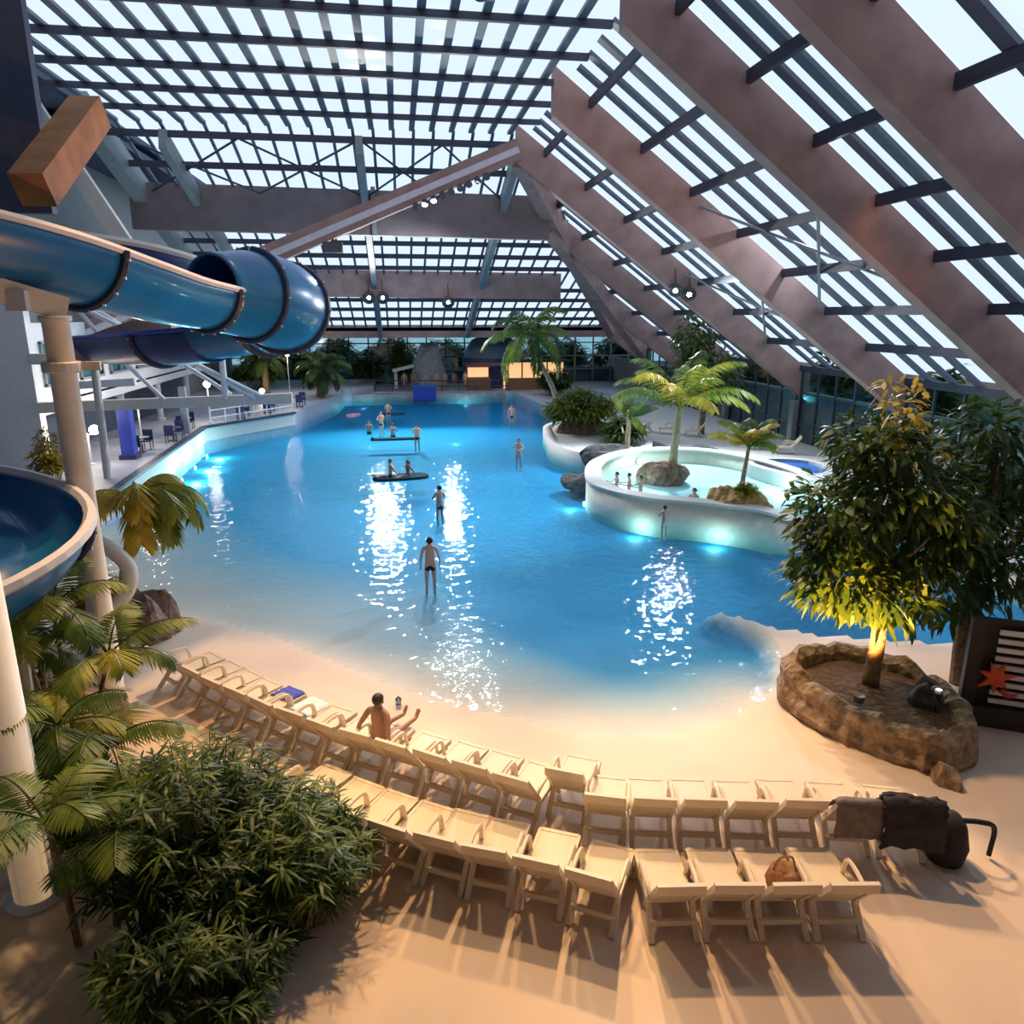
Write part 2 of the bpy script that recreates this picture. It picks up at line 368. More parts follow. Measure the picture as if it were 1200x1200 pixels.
t1 = beam_box('tie_beam', 'deep grey-brown tie beam spanning the hall below the upper roof glazing', 'beam', (XL-.6, 46, 13.0), (9.2, 46, 12.75), .6, 2.4, M['tie'])
beam_box('tie_beam', 'second tie beam farther back, above the bright floodlights', 'beam', (XL, 58, 9.55), (12.5, 58, 9.35), .6, 1.9, M['beam'], group=None)
beam_box('tie_beam', 'lowest tie beam at the far eave of the roof', 'beam', (XL, 70, 5.8), (20.5, 70, 5.8), .5, 1.1, M['beam'])
# hip rafters along Y
for x, nm in ((-10.6, 'left'), (-1.5, 'middle'), (6.4, 'right')):
    t = thing('roof_rafter', 'grey rafter under the far roof slope, %s of the three crossing the tie beams' % nm, 'rafter', (x, 40.2, hipz(40.2)-.65), 0, 'rafters under the far roof slope')
    MB().bar((0, 0, 0), (0, 29.6, -.325*29.6), .36, .95).build('rafter_body', M['greysteel'], t)
beam_box('roof_rafter', 'grey-green edge rafter at the left side of the far roof slope', 'rafter', (XL, 38.5, hipz(38.5)-.3), (XL, 69.8, hipz(69.8)-.3), .7, 1.3, M['greysteel'])
beam_box('roof_rafter', 'wide hip rafter falling from the apex to the right behind the palms', 'rafter', (APX-.4, 40.4, APZ-.8), (hipx(69), 69, hipz(69)-.8), .7, 1.5, M['beam'])
beam_box('roof_rafter', 'sloping strut from the tie beam end down to the right wall', 'rafter', (9.3, 47.0, 12.6), (22.0, 66, 4.0), .7, 1.2, M['beam'])
# long diagonal strut with its row of small spotlights
A0, B0 = Vector((6.3, 39.7, 15.2)), Vector((-16.9, 39.7, 5.6))
t = thing('diagonal_strut', 'long pinkish-brown diagonal strut falling left from the roof apex', 'strut', A0)
MB().bar((0, 0, 0), B0-A0, .55, .95).build('strut_body', M['beam'], t)
MB().bar(Vector((0, -.3, -.05)), (B0-A0)+Vector((0, -.3, -.05)), .06, .30).build('steel_strip', M['rim'], t)
for i in range(9):
    p = A0.lerp(B0, .07+.019*i)+Vector((0, -.25, -.62))
    s = thing('spotlight', 'small black spotlight under the diagonal strut, %s below the apex' % ORD[i], 'spotlight', p, 0, 'spotlight row under the diagonal strut')
    MB().tube([(0, 0, .32), (0, 0, .1)], .03, 6).build('bracket', M['house'], s)
    MB().tube([(0, .16, .1), (0, -.2, -.1)], [.13, .17], 10).build('lamp_housing', M['house'], s)
t = thing('loudspeaker', 'black box loudspeaker hanging under the middle of the diagonal strut', 'loudspeaker', A0.lerp(B0, .40)+Vector((0, -.2, -.9)))
MB().box((0, 0, 0), (.95, .5, .5)).build('cabinet', M['house'], t); MB().box((0, .15, .35), (.12, .1, .4)).build('bracket', M['house'], t)
beam_box('hanging_post', 'slim double grey post standing on the tie beam under the roof', 'post', (-1.05, 45.5, 11.6), (-1.05, 45.5, 14.2), .25, .25, M['greysteel'])
# outer shell
struct(MB().box((-17.3, 36, 8.4), (.3, 92, 17)).build('wall_left', M['greysteel']))
struct(MB().box((-15.4, 36, APZ+.3), (4.2, 92, .3)).build('ceiling_left', M['navyroof']))
struct(MB().box((3, -6.2, 8.5), (44, .3, 19)).build('wall_back', M['greymid']))
struct(MB().box((4, 75, 6.0), (46, 10.5, .3)).build('ceiling_far', M['greysteel']))
struct(MB().box((-15.4, 52, 15.6), (4.2, 26, .3)).build('ceiling_left_far', M['navyroof']))
# far glazed wall
wd = struct(bpy.data.objects.new('window_42', None)); C.objects.link(wd)
MB().box((4, 80, 3.2), (44, .05, 6.2)).build('glass_pane', M['glass'], wd)
b = MB()
for x in np.arange(-17, 27, 2.): b.box((x, 79.9, 3.2), (.14, .15, 6.2))
for z in (1.6, 3.0, 4.4, 5.7): b.box((4, 79.9, z), (44, .15, .12))
b.build('window_frame', M['greysteel'], wd)
struct(MB().box((4, 80.4, .9), (46, .4, 1.8)).build('wall_far', M['greymid']))

# ------------------------------------------------------------------ left building and terrace
bw = MB(); bw.box((-16.0, 33.25, 4.9), (2.6, .5, 8.2)); struct(bw.build('wall_terrace_front', M['white']))
bw = MB(); bw.box((-15.1, 47, 5.2), (.4, 27, 3.4)); bw.box((-15.1, 47, 3.35), (.4, 27, .5))
struct(bw.build('wall_terrace_side', M['white']))
struct(MB().box((-16.6, 47, 2.0), (.3, 27, 2.6)).build('wall_terrace_recess', M['navyroof']))
for i, y in enumerate((34.5, 38.2, 42, 46, 50, 54, 58)):
    wd = struct(bpy.data.objects.new('window_%d' % (i+50), None)); C.objects.link(wd)
    MB().box((-14.86, y+1.2, 5.2), (.06, 2.6, 1.7)).build('glass_pane', M['glass'], wd)
    f = MB()
    for dz in (-.9, .9): f.box((-14.84, y+1.2, 5.2+dz), (.12, 2.8, .12))
    for dy in (-1.35, 0, 1.35): f.box((-14.84, y+1.2+dy, 5.2), (.12, .1, 1.8))
    f.build('window_frame', M['greysteel'], wd)
WN = ['nearest the white wall', 'second from the white wall', 'third from the white wall', 'farthest from the white wall']
for i, y in enumerate((36.5, 43, 49.5, 56)):
    t = thing('terrace_column', 'pale round column under the terrace building, '+WN[i], 'column', (-15.0, y, .8), 0, 'columns under the terrace building')
    MB().lathe([(.3, 0), (.3, .15), (.2, .2), (.2, 2.2), (.28, 2.3)], n=12).build('shaft', M['rim'], t)
t = thing('terrace_column', 'cobalt blue square column on the left terrace edge', 'column', (-12.45, 36.0, .8))
MB().box((0, 0, 1.35), (.55, .55, 2.7)).build('shaft', M['darkblue'], t); MB().box((0, 0, .1), (.75, .75, .2)).build('foot', M['navy'], t)
t = thing('terrace_column', 'slim grey column behind the cobalt blue one', 'column', (-11.9, 43.5, .8)); MB().box((0, 0, 1.3), (.35, .35, 2.6)).build('shaft', M['greysteel'], t)
# terrace lamps: white globes
def globe_lamp(loc, h, lab, two=False, power=60):
    t = thing('globe_lamp', lab, 'lamp', loc, 0, 'white lamps on the left terrace')
    MB().lathe([(.16, 0), (.16, .05), (.04, .1), (.04, h-.1)], n=8).build('pole', M['rim'], t)
    xs_ = (-.3, .3) if two else (0,)
    for x in xs_:
        if two: MB().bar((0, 0, h-.15), (x, 0, h-.1), .04, .04).build('arm', M['rim'], t)
        g = MB().lathe([(.02, -.2), (.14, -.17), (.22, -.02), (.2, .1), (.1, .2), (.0, .22)], (x, 0, h+.05), 12).build('globe', M['lamp_white'], t, True)
    l = bpy.data.lights.new('bulb', 'POINT'); l.energy = power; l.color = (1, .85, .62); l.shadow_soft_size = .25
    lo = bpy.data.objects.new('bulb', l); C.objects.link(lo); lo.parent = t; lo.location = (0, -.4, h+.1)
globe_lamp((-13.6, 34.6, .8), 1.5, 'twin globe lamp post on the terrace beside the white wall', True, 130)
globe_lamp((-13.0, 39.5, .8), 2.1, 'single white globe lamp right of the cobalt blue column', False, 130)
globe_lamp((-11.6, 47.8, .8), 2.3, 'single white globe lamp by the far terrace corner', False, 160)
globe_lamp((-9.3, 66, .8), 3.2, 'tall white globe lamp among the plants at the far left', False, 180)
globe_lamp((-10.9, 62, .8), .5, 'low warm globe lamp at the foot of the far left palms', False, 120)
# chairs and tables on the terrace
def chair(loc, rz, lab, m):
    t = thing('terrace_chair', lab, 'chair', loc, rz, 'dark chairs on the left terrace')
    MB().box((0, 0, .44), (.46, .46, .05)).build('seat', m, t)
    MB().box((0, .22, .72), (.46, .05, .5)).build('backrest', m, t)
    for x in (-.2, .2):
        for y in (-.2, .2): MB().box((x, y, .21), (.04, .04, .42)).build('leg', M['house'], t)
def table(loc, lab):
    t = thing('terrace_table', lab, 'table', loc, 0, 'dark tables on the left terrace')
    MB().lathe([(.45, .70), (.45, .74)], n=14).build('tabletop', M['house'], t); MB().lathe([(.25, 0), (.25, .04), (.04, .06), (.04, .7)], n=10).build('pedestal', M['house'], t)
TB = [(-12.5, 37.6), (-11.9, 40.9), (-12.3, 44.6), (-10.1, 49.6), (-8.9, 52.2), (-7.2, 55.5)]
TN = ['next to the cobalt blue column', 'between the blue column and the slim grey one', 'beyond the slim grey column', 'at the corner where the terrace turns', 'just past the terrace corner', 'near the far potted palms']
for i, (x, y) in enumerate(TB):
    table((x, y, .8), 'small dark round table '+TN[i])
    chair((x+.1, y-.75, .8), PI, 'navy chair, near side of the table '+TN[i], M['navy'])
    chair((x+.1, y+.75, .8), 0, 'navy chair, far side of the table '+TN[i], M['navy'])
# low railing along the far terrace run
t = thing('railing', 'low grey railing along the far terrace corner', 'railing', (-11.3, 46.5, .8)); b = MB()
e = Vector((4.0, 5.8, 0))
for z in (.45, .9): b.tube([(0, 0, z), e+Vector((0, 0, z))], .035, 6)
b.build('rails', M['rim'], t)
for i in range(7): MB().tube([e*(i/6), e*(i/6)+Vector((0, 0, .9))], .04, 6).build('post', M['rim'], t)

# ------------------------------------------------------------------ water slides
def frame_at(pts, i):
    d = (pts[min(i+1, len(pts)-1)]-pts[max(i-1, 0)]).normalized(); x = d.cross(Vector((0, 0, 1))).normalized(); return d, x, x.cross(d)
def channel(pts, r, a0, a1, th=.05, n=22, bank=0.):
    V, F = [], []
    for i, p in enumerate(pts):
        d, x, u = frame_at(pts, i); rr = r[i] if isinstance(r, list) else r; bk = bank[i] if isinstance(bank, list) else bank
        for rad in (rr, rr-th):
            for k in range(n+1):
                a = R(a0+(a1-a0)*k/n)+bk; V.append(p+x*(rad*math.sin(a))-u*(rad*math.cos(a)))
    m = 2*(n+1)
    for i in range(len(pts)-1):
        for k in range(n):
            F.append((i*m+k, (i+1)*m+k, (i+1)*m+k+1, i*m+k+1)); o_ = n+1
            F.append((i*m+o_+k+1, (i+1)*m+o_+k+1, (i+1)*m+o_+k, i*m+o_+k))
        F.append((i*m, i*m+n+1, (i+1)*m+n+1, (i+1)*m)); F.append((i*m+n, (i+1)*m+n, (i+1)*m+2*n+1, i*m+2*n+1))
    for i in (0, len(pts)-1):
        for k in range(n): F.append((i*m+k, i*m+k+1, i*m+n+1+k+1, i*m+n+1+k))
    return V, F
def edge_pts(pts, r, a, bank=0.):
    out = []
    for i, p in enumerate(pts):
        d, x, u = frame_at(pts, i); bk = bank[i] if isinstance(bank, list) else bank; rr = r[i] if isinstance(r, list) else r
        aa = R(a)+bk; out.append(p+x*(rr*math.sin(aa))-u*(rr*math.cos(aa)))
    return out
def flange(pts, i, r, a0, a1, parent, bank=0.):
    d, x, u = frame_at(pts, i); b = MB(); P = []
    bk = bank[i] if isinstance(bank, list) else bank; rr = r[i] if isinstance(r, list) else r
    P = [pts[i]+x*((rr+.04)*math.sin(R(a0+(a1-a0)*k/20)+bk))-u*((rr+.04)*math.cos(R(a0+(a1-a0)*k/20)+bk)) for k in range(21)]
    f = b.tube(P, .075, 6).build('joint_flange', M['flange'], parent)
    q = MB()
    for k in range(1, 20, 2):
        c = pts[i]+x*((rr+.115)*math.sin(R(a0+(a1-a0)*k/20)+bk))-u*((rr+.115)*math.cos(R(a0+(a1-a0)*k/20)+bk)); q.box(c, (.045, .045, .045))
    q.build('bolts', M['bolt'], f)
# upper flume
P1 = catmull([(-8.6, 10.6, 9.15), (-6.9, 12.2, 8.72), (-5.9, 13.6, 8.45), (-5.15, 15.2, 8.12), (-4.6, 16.6, 7.86), (-4.05, 17.9, 7.70)], 8)
t = thing('water_slide', 'big blue open flume descending from the upper left corner to the blue hood', 'water slide', P1[0])
rel = [p-P1[0] for p in P1]; rr = [.98-.16*i/(len(rel)-1) for i in range(len(rel))]
MB().add(*channel(rel, rr, -88, 92)).build('channel', M['blue_slide'], t, True)
for a in (-88, 92): MB().tube(edge_pts(rel, rr, a), .07, 6).build('rim', M['rim'], t)
for i in (21, 39): flange(rel, i, rr, -88, 92, t)
# closed turning hood
P2 = catmull([(-4.05, 17.9, 7.70), (-3.4, 18.9, 7.66), (-2.9, 20.0, 7.45), (-2.95, 21.2, 7.22), (-4.0, 22.6, 6.98), (-5.6, 23.5, 6.75)], 8)
t = thing('slide_hood', 'closed dark-edged blue slide tube rounding the turn at the end of the flume', 'slide tube', P2[0])
rel = [p-P2[0] for p in P2]; rr = [.84+.26*math.sin(PI*min(1, i/(len(rel)-1)*1.2)) for i in range(len(rel))]
MB().add(*channel(rel, rr, -180, 180, .05, 32)).build('tube_shell', M['blue_slide'], t, True)
for i in (8, 18, 30): flange(rel, i, rr, -180, 176, t)
# lower return run
P3 = catmull([(-5.4, 23.45, 6.75), (-6.9, 24.6, 6.62), (-8.4, 26.6, 6.5), (-10.0, 29, 6.4), (-11.8, 31.6, 6.3)], 8)
t = thing('water_slide', 'dark navy return flume running back left below the blue hood', 'water slide', P3[0])
rel = [p-P3[0] for p in P3]
MB().add(*channel(rel, .9, -95, 95)).build('channel', M['blue_dark'], t, True)
for a in (-95, 95): MB().tube(edge_pts(rel, .9, a), .07, 6).build('rim', M['darkblue'], t)
flange(rel, 10, .9, -95, 95, t)
for i in (32,): MB().tube([rel[i]+Vector((0, 0, -.9)), rel[i]+Vector((-.1, 0, -P3[0].z-(P3[i].z-P3[0].z)+.8))], .15, 10).build('support_leg', M['cream'], t)
# higher loop behind
P4 = catmull([(-16.5, 22, 9.9), (-12, 21.5, 9.5), (-9.2, 21.6, 9.2), (-7.3, 22.4, 8.95), (-6.3, 23.8, 8.6), (-6.5, 25.2, 8.3), (-8, 26, 8)], 8)
t = thing('water_slide', 'dark blue upper loop with a cream rim behind the big blue flume', 'water slide', P4[0])
rel = [p-P4[0] for p in P4]
MB().add(*channel(rel, .95, -95, 95)).build('channel', M['blue_dark'], t, True)
for a in (-95, 95): MB().tube(edge_pts(rel, .95, a), .10, 6).build('rim', M['cream'], t)
# near flume at the left edge, seen from above as it curves round
cx, cy = -7.15, 11.15; P5 = []
for k in range(29):
    a = R(118-k*8.2); P5.append(Vector((cx+1.62*math.cos(a), cy+1.62*math.sin(a), 4.95-.058*k)))
t = thing('water_slide', 'blue curving flume with a pale rim and bolted bands at the lower left edge', 'water slide', P5[0])
rel = [p-P5[0] for p in P5]; bk = [.16]*len(rel)
MB().add(*channel(rel, .82, -95, 92, .05, 22, bk)).build('channel', M['blue_slide'], t, True)
for a in (-95, 92): MB().tube(edge_pts(rel, .84, a, bk), .10, 6).build('rim', M['rim'], t)
for i in (8, 13, 20): flange(rel, i, .82, -95, 92, t, bk)
MB().tube([rel[16]+Vector((0, 0, -.9)), rel[16]+Vector((-.1, 0, -3.2))], .12, 10).build('support_leg', M['cream'], t)
# tall cream support column with its arms
t = thing('support_column', 'tall cream round steel column carrying the upper flume', 'column', (-5.42, 13.2, 0))
MB().lathe([(.34, 0), (.34, .04), (.21, .06), (.20, 7.1), (.24, 7.12), (.24, 7.2), (0, 7.2)], n=18).build('shaft', M['cream'], t, True)
MB().lathe([(.27, 6.3), (.30, 6.32), (.30, 6.46), (.27, 6.48)], n=18).build('collar', M['cream'], t)
MB().bar((.15, .1, 7.30), (-1.6, -.9, 7.95), .34, .36).build('arm', M['cream'], t)
MB().bar((0, 0, 6.4), (.55, .1, 6.4), .12, .14).build('bracket', M['cream'], t)
MB().box((-.35, -.05, 7.42), (.3, .8, .3)).build('saddle', M['rim'], t)
t = thing('support_column', 'white round column at the lower left picture edge', 'column', (-4.85, 8.72, 0))
MB().lathe([(.36, 0), (.36, .05), (.25, .07), (.25, 4.4), (0, 4.4)], n=18).build('shaft', M['white'], t, True)
MB().bar((0, 0, 4.2), (-1.8, 1.4, 4.3), .25, .3).build('arm', M['white'], t)
# steel cantilever frame under the far slide run
def q(px): return px
b0 = Vector((-14.7, 32.9, 3.55))
t = thing('cantilever_truss', 'cream cantilever steel truss standing off the white wall under the slides', 'truss', b0)
e1 = Vector((-4.6, 33.2, 3.75))
MB().bar((0, 0, 0), e1-b0, .4, .42).build('bottom_chord', M['cream'], t)
MB().bar(Vector((0, .1, 1.95)), Vector((5.6, .1, 1.95)), .35, .42).build('middle_chord', M['cream'], t)
MB().bar(Vector((.8, 0, .85)), Vector((3.9, 0, 1.0)), .3, .3).build('short_chord', M['white'], t)
for p, q_ in (((.9, 0, 4.7), (8.9, .1, .3)), ((1.7, .15, 4.6), (7.6, .25, .4)), ((3.4, 0, 2.0), (5.0, 0, .2)), ((6.0, .1, 1.9), (8.6, .1, .2)), ((2.0, 0, 4.0), (3.4, 0, 2.0))):
    MB().tube([p, q_], .09, 8).build('brace', M['white'], t)
for x in (5.4, 7.4): MB().tube([(x, .1, 1.9 if x < 6 else .2), (x, .1, 3.0 if x < 6 else 2.7)], .13, 8).build('upright', M['white'], t)
# dark timber beam and cladding at the upper left
beam_box('timber_log', 'thick orange-brown timber beam at the upper left corner', 'beam', (-6.45, 15.6, 9.4), (-6.2, 18.3, 11.35), .62, .62, M['beam_dark'])
beam_box('slide_tower_panel', 'dark navy panel of the slide tower in the upper left corner', 'panel', (-9.1, 18.2, 9.3), (-9.1, 18.2, 15.85), 3.9, .25, M['navyroof'])
beam_box('tower_post', 'pale green-grey leaning post behind the upper flume', 'post', (-13.9, 33.0, 16.1), (-10.6, 33.2, 10.0), .45, .6, M['curb'])
beam_box('tower_post', 'brown wide sloping beam behind the flume trusses', 'beam', (-12.3, 30.5, 5.7), (-8.3, 30.0, 7.0), .5, .9, M['beam'])
# white curved pipe and lamp hood at the column foot
pp = catmull([(-6.9, 16.2, 2.75), (-6.2, 15.9, 2.5), (-5.75, 15.7, 2.05), (-5.9, 15.6, 1.5), (-6.4, 15.5, 1.25)], 6)
t = thing('curved_pipe', 'white curved pipe behind the cream column above the brown rocks', 'pipe', pp[0])
MB().tube([p-pp[0] for p in pp], .16, 10).build('pipe_body', M['cream'], t, True)
MB().lathe([(.22, -.06), (.22, .06)], pp[-1]-pp[0], 10).build('end_collar', M['white'], t)
MB().tube([pp[0]-pp[0], (0, 0, -2.7)], .1, 8).build('stand', M['cream'], t)
t = thing('garden_lamp', 'small white hooded lamp among the plants at the left', 'lamp', (-5.75, 11.6, 0))
MB().lathe([(.05, 0), (.05, 2.2)], n=8).build('pole', M['bark'], t); MB().lathe([(.26, 2.2), (.28, 2.3), (.2, 2.6), (0, 2.7)], n=14).build('hood', M['cream'], t, True)

# ------------------------------------------------------------------ rocks
def rock(name, lab, loc, rad, m, seed, group=None, n=5, part=False):
    rs = random.Random(seed); bm = bmesh.new()
    for i in range(n):
        bb = bmesh.new(); bmesh.ops.create_icosphere(bb, subdivisions=3, radius=1)
        s_ = rs.uniform(.45, .75); off = Vector((rs.uniform(-.5, .5)*rad[0], rs.uniform(-.5, .5)*rad[1], 0)) if i else Vector()
        if not i: s_ = .8
        dirs = [Vector((rs.gauss(0, 1), rs.gauss(0, 1), rs.gauss(0, 1))).normalized() for _ in range(14)]; hs = [rs.uniform(.62, .95) for _ in dirs]
        for v in bb.verts:
            for d, h in zip(dirs, hs):
                k = v.co.dot(d)
                if k > h: v.co -= d*(k-h)
            v.co = Vector((v.co.x*rad[0]*s_, v.co.y*rad[1]*s_, max(-.3, v.co.z*rad[2]*(s_+.2))))+off
        me = bpy.data.meshes.new('r'); bb.to_mesh(me); bb.free(); bm.from_mesh(me); bpy.data.meshes.remove(me)
    me = bpy.data.meshes.new(name); bm.to_mesh(me); bm.free(); me.materials.append(m)
    o = bpy.data.objects.new(name, me); C.objects.link(o); o.location = loc
    return tag(o, lab, 'rock', group)
rock('boulder', 'rough brown boulder beside the cream column at the beach edge', (-6.35, 17.2, 0), (.9, .8, 1.35), M['rock'], 3)
rock('boulder', 'dark brown boulder left of the row of loungers', (-6.2, 15.6, 0), (.7, .6, .8), M['rock'], 4)
rock('boulder', 'brown rock pile under the plants at the lower left', (-6.3, 12.2, 0), (1.3, 1.1, 1.6), M['rock'], 5)
rock('rock_island', 'low dark rock island round the foot of the big yellow-green palm', (11.75, 30.9, .2), (1.25, 1.1, .8), M['rock'], 6)
rock('rock_mound', 'golden brown rock mound on the spa wall', (12.2, 24.9, .3), (1.2, 1.1, 1.0), M['rock_gold'], 8, n=8)
rock('rock_ledge', 'dark flat rock ledge behind the spa pool', (10.7, 36.4, .1), (1.9, 1.2, .75), M['rock_dark'], 9, n=7)
rock('rock_ledge', 'dark wet rock sloping into the pool left of the spa', (8.1, 32.6, -.3), (1.0, 1.5, .5), M['rock_dark'], 10)
rock('rock_ledge', 'dark low rock row right of the palm island', (15.3, 36.6, .1), (1.7, .8, .55), M['rock_dark'], 11, n=6)
rock('rock_mound', 'reddish brown rock mound under the shrubs beyond the spa', (11.0, 44.5, .1), (2.0, 1.9, 1.0), M['rock'], 12, n=7)
rock('cliff_pillar', 'tall grey artificial rock pillar at the far end of the pool', (3.2, 74, .2), (2.2, 1.5, 6.0), M['greymid'], 13, n=3)

M['spafloor'] = mat('turquoise_tile', (.50, .80, .84), .6)
# ------------------------------------------------------------------ spa pool, curbs, small basin
def ring_wall(name, poly, w_, z0, z1, m, closed=True):
    n = len(poly); P = [Vector((*p, 0)) for p in poly]; V, F = [], []
    for i in range(n):
        a, c = P[(i-1) % n] if closed or i else P[i], P[(i+1) % n] if closed or i < n-1 else P[i]
        d = (c-a).normalized(); nn = Vector((d.y, -d.x, 0))*w_/2
        for s_, z in ((1, z0), (1, z1), (-1, z1), (-1, z0)): V.append((P[i].x+nn.x*s_, P[i].y+nn.y*s_, z))
    for i in range(n if closed else n-1):
        j = (i+1) % n
        for k in range(4): F.append((i*4+k, j*4+k, j*4+(k+1) % 4, i*4+(k+1) % 4))
    return V, F
def smooth_loop(P, n=6):
    P = [Vector((*p, 0)) for p in P]; N = len(P); out = []
    for i in range(N):
        a, b_, c, d = P[i-1], P[i], P[(i+1) % N], P[(i+2) % N]
        for k in range(n):
            t_ = k/n; v = .5*((2*b_)+(c-a)*t_+(2*a-5*b_+4*c-d)*t_*t_+(3*b_-a-3*c+d)*t_**3); out.append((v.x, v.y))
    return out
spa = smooth_loop([(7.95, 29.6), (8.1, 27.6), (9.3, 25.9), (11.1, 24.8), (12.6, 23.4), (13.4, 21.6), (15.8, 21.6), (17.0, 25.5), (17.0, 31), (15.4, 35), (12, 35.8), (9.2, 33.2)])
t = thing('spa_pool', 'raised round spa pool with a pale wall right of the big pool', 'spa pool', (12.5, 29, 0))
loc = [(x-12.5, y-29) for x, y in spa]
MB().add(*ring_wall('w', loc, .55, -1.4, .55, None)).build('wall', M['warmcurb'], t, True)
MB().add(*ring_wall('w', loc, .70, .55, .64, None)).build('rim', M['curb'], t)
MB().prism(loc, -1.4, -.06).build('basin_floor', M['spafloor'], t)
o = MB().prism([(x*.97+12.5, y*.97+29) for x, y in loc], -.16, .42).build('spa_water', M['spa']); tag(o, 'pale turquoise water inside the raised round spa pool', 'water', kind='stuff')
isl = smooth_loop([(8.9, 43.4), (8.6, 40.4), (9.3, 37.4), (11.2, 36.6), (13.2, 38.4), (14.2, 42), (13.2, 47), (10.8, 48.6), (9.4, 46.8)])
t = thing('planting_island', 'low planting island with a white curb beyond the spa', 'planter', (11, 42, 0)); loc = [(x-11, y-42) for x, y in isl]
MB().add(*ring_wall('w', loc, .5, -1.9, .28, None)).build('curb', M['curb'], t, True); MB().prism([(x*.96, y*.96) for x, y in loc], -1.4, .2).build('ground', M['curb'], t)
t = thing('small_basin', 'small cobalt blue basin with a white edge behind the spa', 'basin', (17.6, 31.0, 0)); lp = smooth_loop([(-1.0, -1.6), (-.2, -2.2), (1.4, -1.2), (1.6, 1), (0, 1.9), (-1.5, 1)], 4)
MB().add(*ring_wall('w', lp, .4, -.1, .55, None)).build('edge', M['curb'], t); MB().prism([(x*.95, y*.95) for x, y in lp], -.1, .42).build('basin_floor', M['basin'], t)
MB().add(*ring_wall('w', [(x*.93, y*.93) for x, y in lp], .08, .30, .54, None)).build('lining', M['darkblue'], t)
struct(MB().prism([(17.2, 18), (24, 18), (24, 58.5), (11.8, 58.5), (11.2, 50), (13.8, 47.5), (15, 38), (17.2, 32)], -2, .12).build('right_deck_floor', M['curb']))

# ------------------------------------------------------------------ plants
def leaf_quads(V, F, p, d, side, L, W, droop=.15, fold=.0):
    """a pointed leaf: six vertices, from p along d"""
    n = len(V); up = side.cross(d)
    if up.z < 0: up = -up
    for t_, w_ in ((0, .10), (.35, .5), (.72, .38), (1, .02)):
        c = p+d*(L*t_)-Vector((0, 0, 1))*(droop*L*t_*t_)
        V.append(tuple(c-side*(W*w_)+up*(fold*W*w_))); V.append(tuple(c+side*(W*w_)+up*(fold*W*w_)))
    for k in range(3): F.append((n+2*k, n+2*k+1, n+2*k+3, n+2*k+2))
def frond_geo(az, el, L, droop, ll, nl, lw, hang, rs, V, F, base=Vector((0, 0, 0)), rw=.02):
    pts = []; p = Vector(base); n = 14; e = el
    for i in range(n+1):
        pts.append(p.copy()); e2 = e; d = Vector((math.cos(az)*math.cos(e2), math.sin(az)*math.cos(e2), math.sin(e2)))
        p = p+d*(L/n); e -= droop/n*(.5+1.0*i/n)
    mb = MB().tube(pts, [rw*(1-.8*i/n)+.004 for i in range(n+1)], 5); k0 = len(V); V += mb.V; F += [tuple(i+k0 for i in f) for f in mb.F]
    for j in range(nl):
        t_ = .14+.86*(j+.5)/nl; f = t_*n; i = min(int(f), n-1); c = pts[i].lerp(pts[i+1], f-i); d = (pts[i+1]-pts[i]).normalized()
        sd = Vector((-math.sin(az), math.cos(az), 0)); l_ = ll*(math.sin(PI*(.12+.83*t_))**.6)*rs.uniform(.85, 1.1)
        for s_ in (-1, 1):
            dd = (sd*s_+d*(.55+.5*t_)-Vector((0, 0, 1))*hang*rs.uniform(.6, 1.2)).normalized()
            w = dd.cross(d).cross(dd).normalized() if abs(dd.dot(d)) < .98 else d
            leaf_quads(V, F, c, dd, w, l_, lw, .25)
def palm(name, lab, loc, top, tr, fr, L, m, seed, droop=1.7, ll=.5, lw=.05, el=(10, 75), hang=.35, bark='bark', cat='palm tree', group=None, nl=24, mats=None, azs=None):
    """trunk from loc to loc+top with fr fronds"""
    rs = random.Random(seed); t = thing(name, lab, cat, loc, 0, group); top = Vector(top)
    pts = catmull([(0, 0, -.1), top*.35+Vector((top.x*-.1, top.y*-.1, 0)), top*.75, top], 6)
    MB().tube(pts, [tr*(1.25-.5*i/(len(pts)-1)) for i in range(len(pts))], 9).build('trunk', M[bark], t, True)
    for i in range(fr):
        az = azs[i % len(azs)]+rs.uniform(-.15, .15) if azs else 2*PI*(i*.381966)+rs.uniform(-.2, .2); f = (i+.5)/fr; e = R(el[0]+(el[1]-el[0])*f+rs.uniform(-6, 6)); V, F = [], []
        frond_geo(az, e, L*rs.uniform(.82, 1.08), droop*rs.uniform(.8, 1.2), ll, nl, lw, hang, rs, V, F)
        mm = M[m] if not mats else M[mats[i % len(mats)]]
        o = mesh_obj('frond', V, F, mm, t); o.location = top
    return t
palm('palm_tree', 'big yellow-green palm on the dark rock island in the spa', (11.9, 30.9, .55), (.3, .3, 2.7), .17, 17, 3.5, 'leaf_palm', 21, 1.7, .75, .10, (30, 86), .55, 'bark_pale',
     mats=['leaf_yel', 'leaf_palm', 'leaf_gold', 'leaf_yel', 'leaf_palm'])
palm('palm_tree', 'small golden palm on the golden rock mound', (12.55, 25.4, .9), (.35, .4, 1.5), .08, 12, 1.7, 'leaf_gold', 22, 1.5, .5, .07, (30, 84), .5, 'bark_pale', mats=['leaf_yel', 'leaf_gold', 'leaf_palm'])
palm('palm_tree', 'tall leaning dark green palm at the far right of the pool', (10.3, 46.6, .7), (-2.0, 1.0, 5.3), .15, 22, 3.5, 'leaf_mid', 23, 2.1, .8, .09, (-25, 80), .6, 'bark_pale', mats=['leaf_mid', 'leaf_palm', 'leaf_dark'])
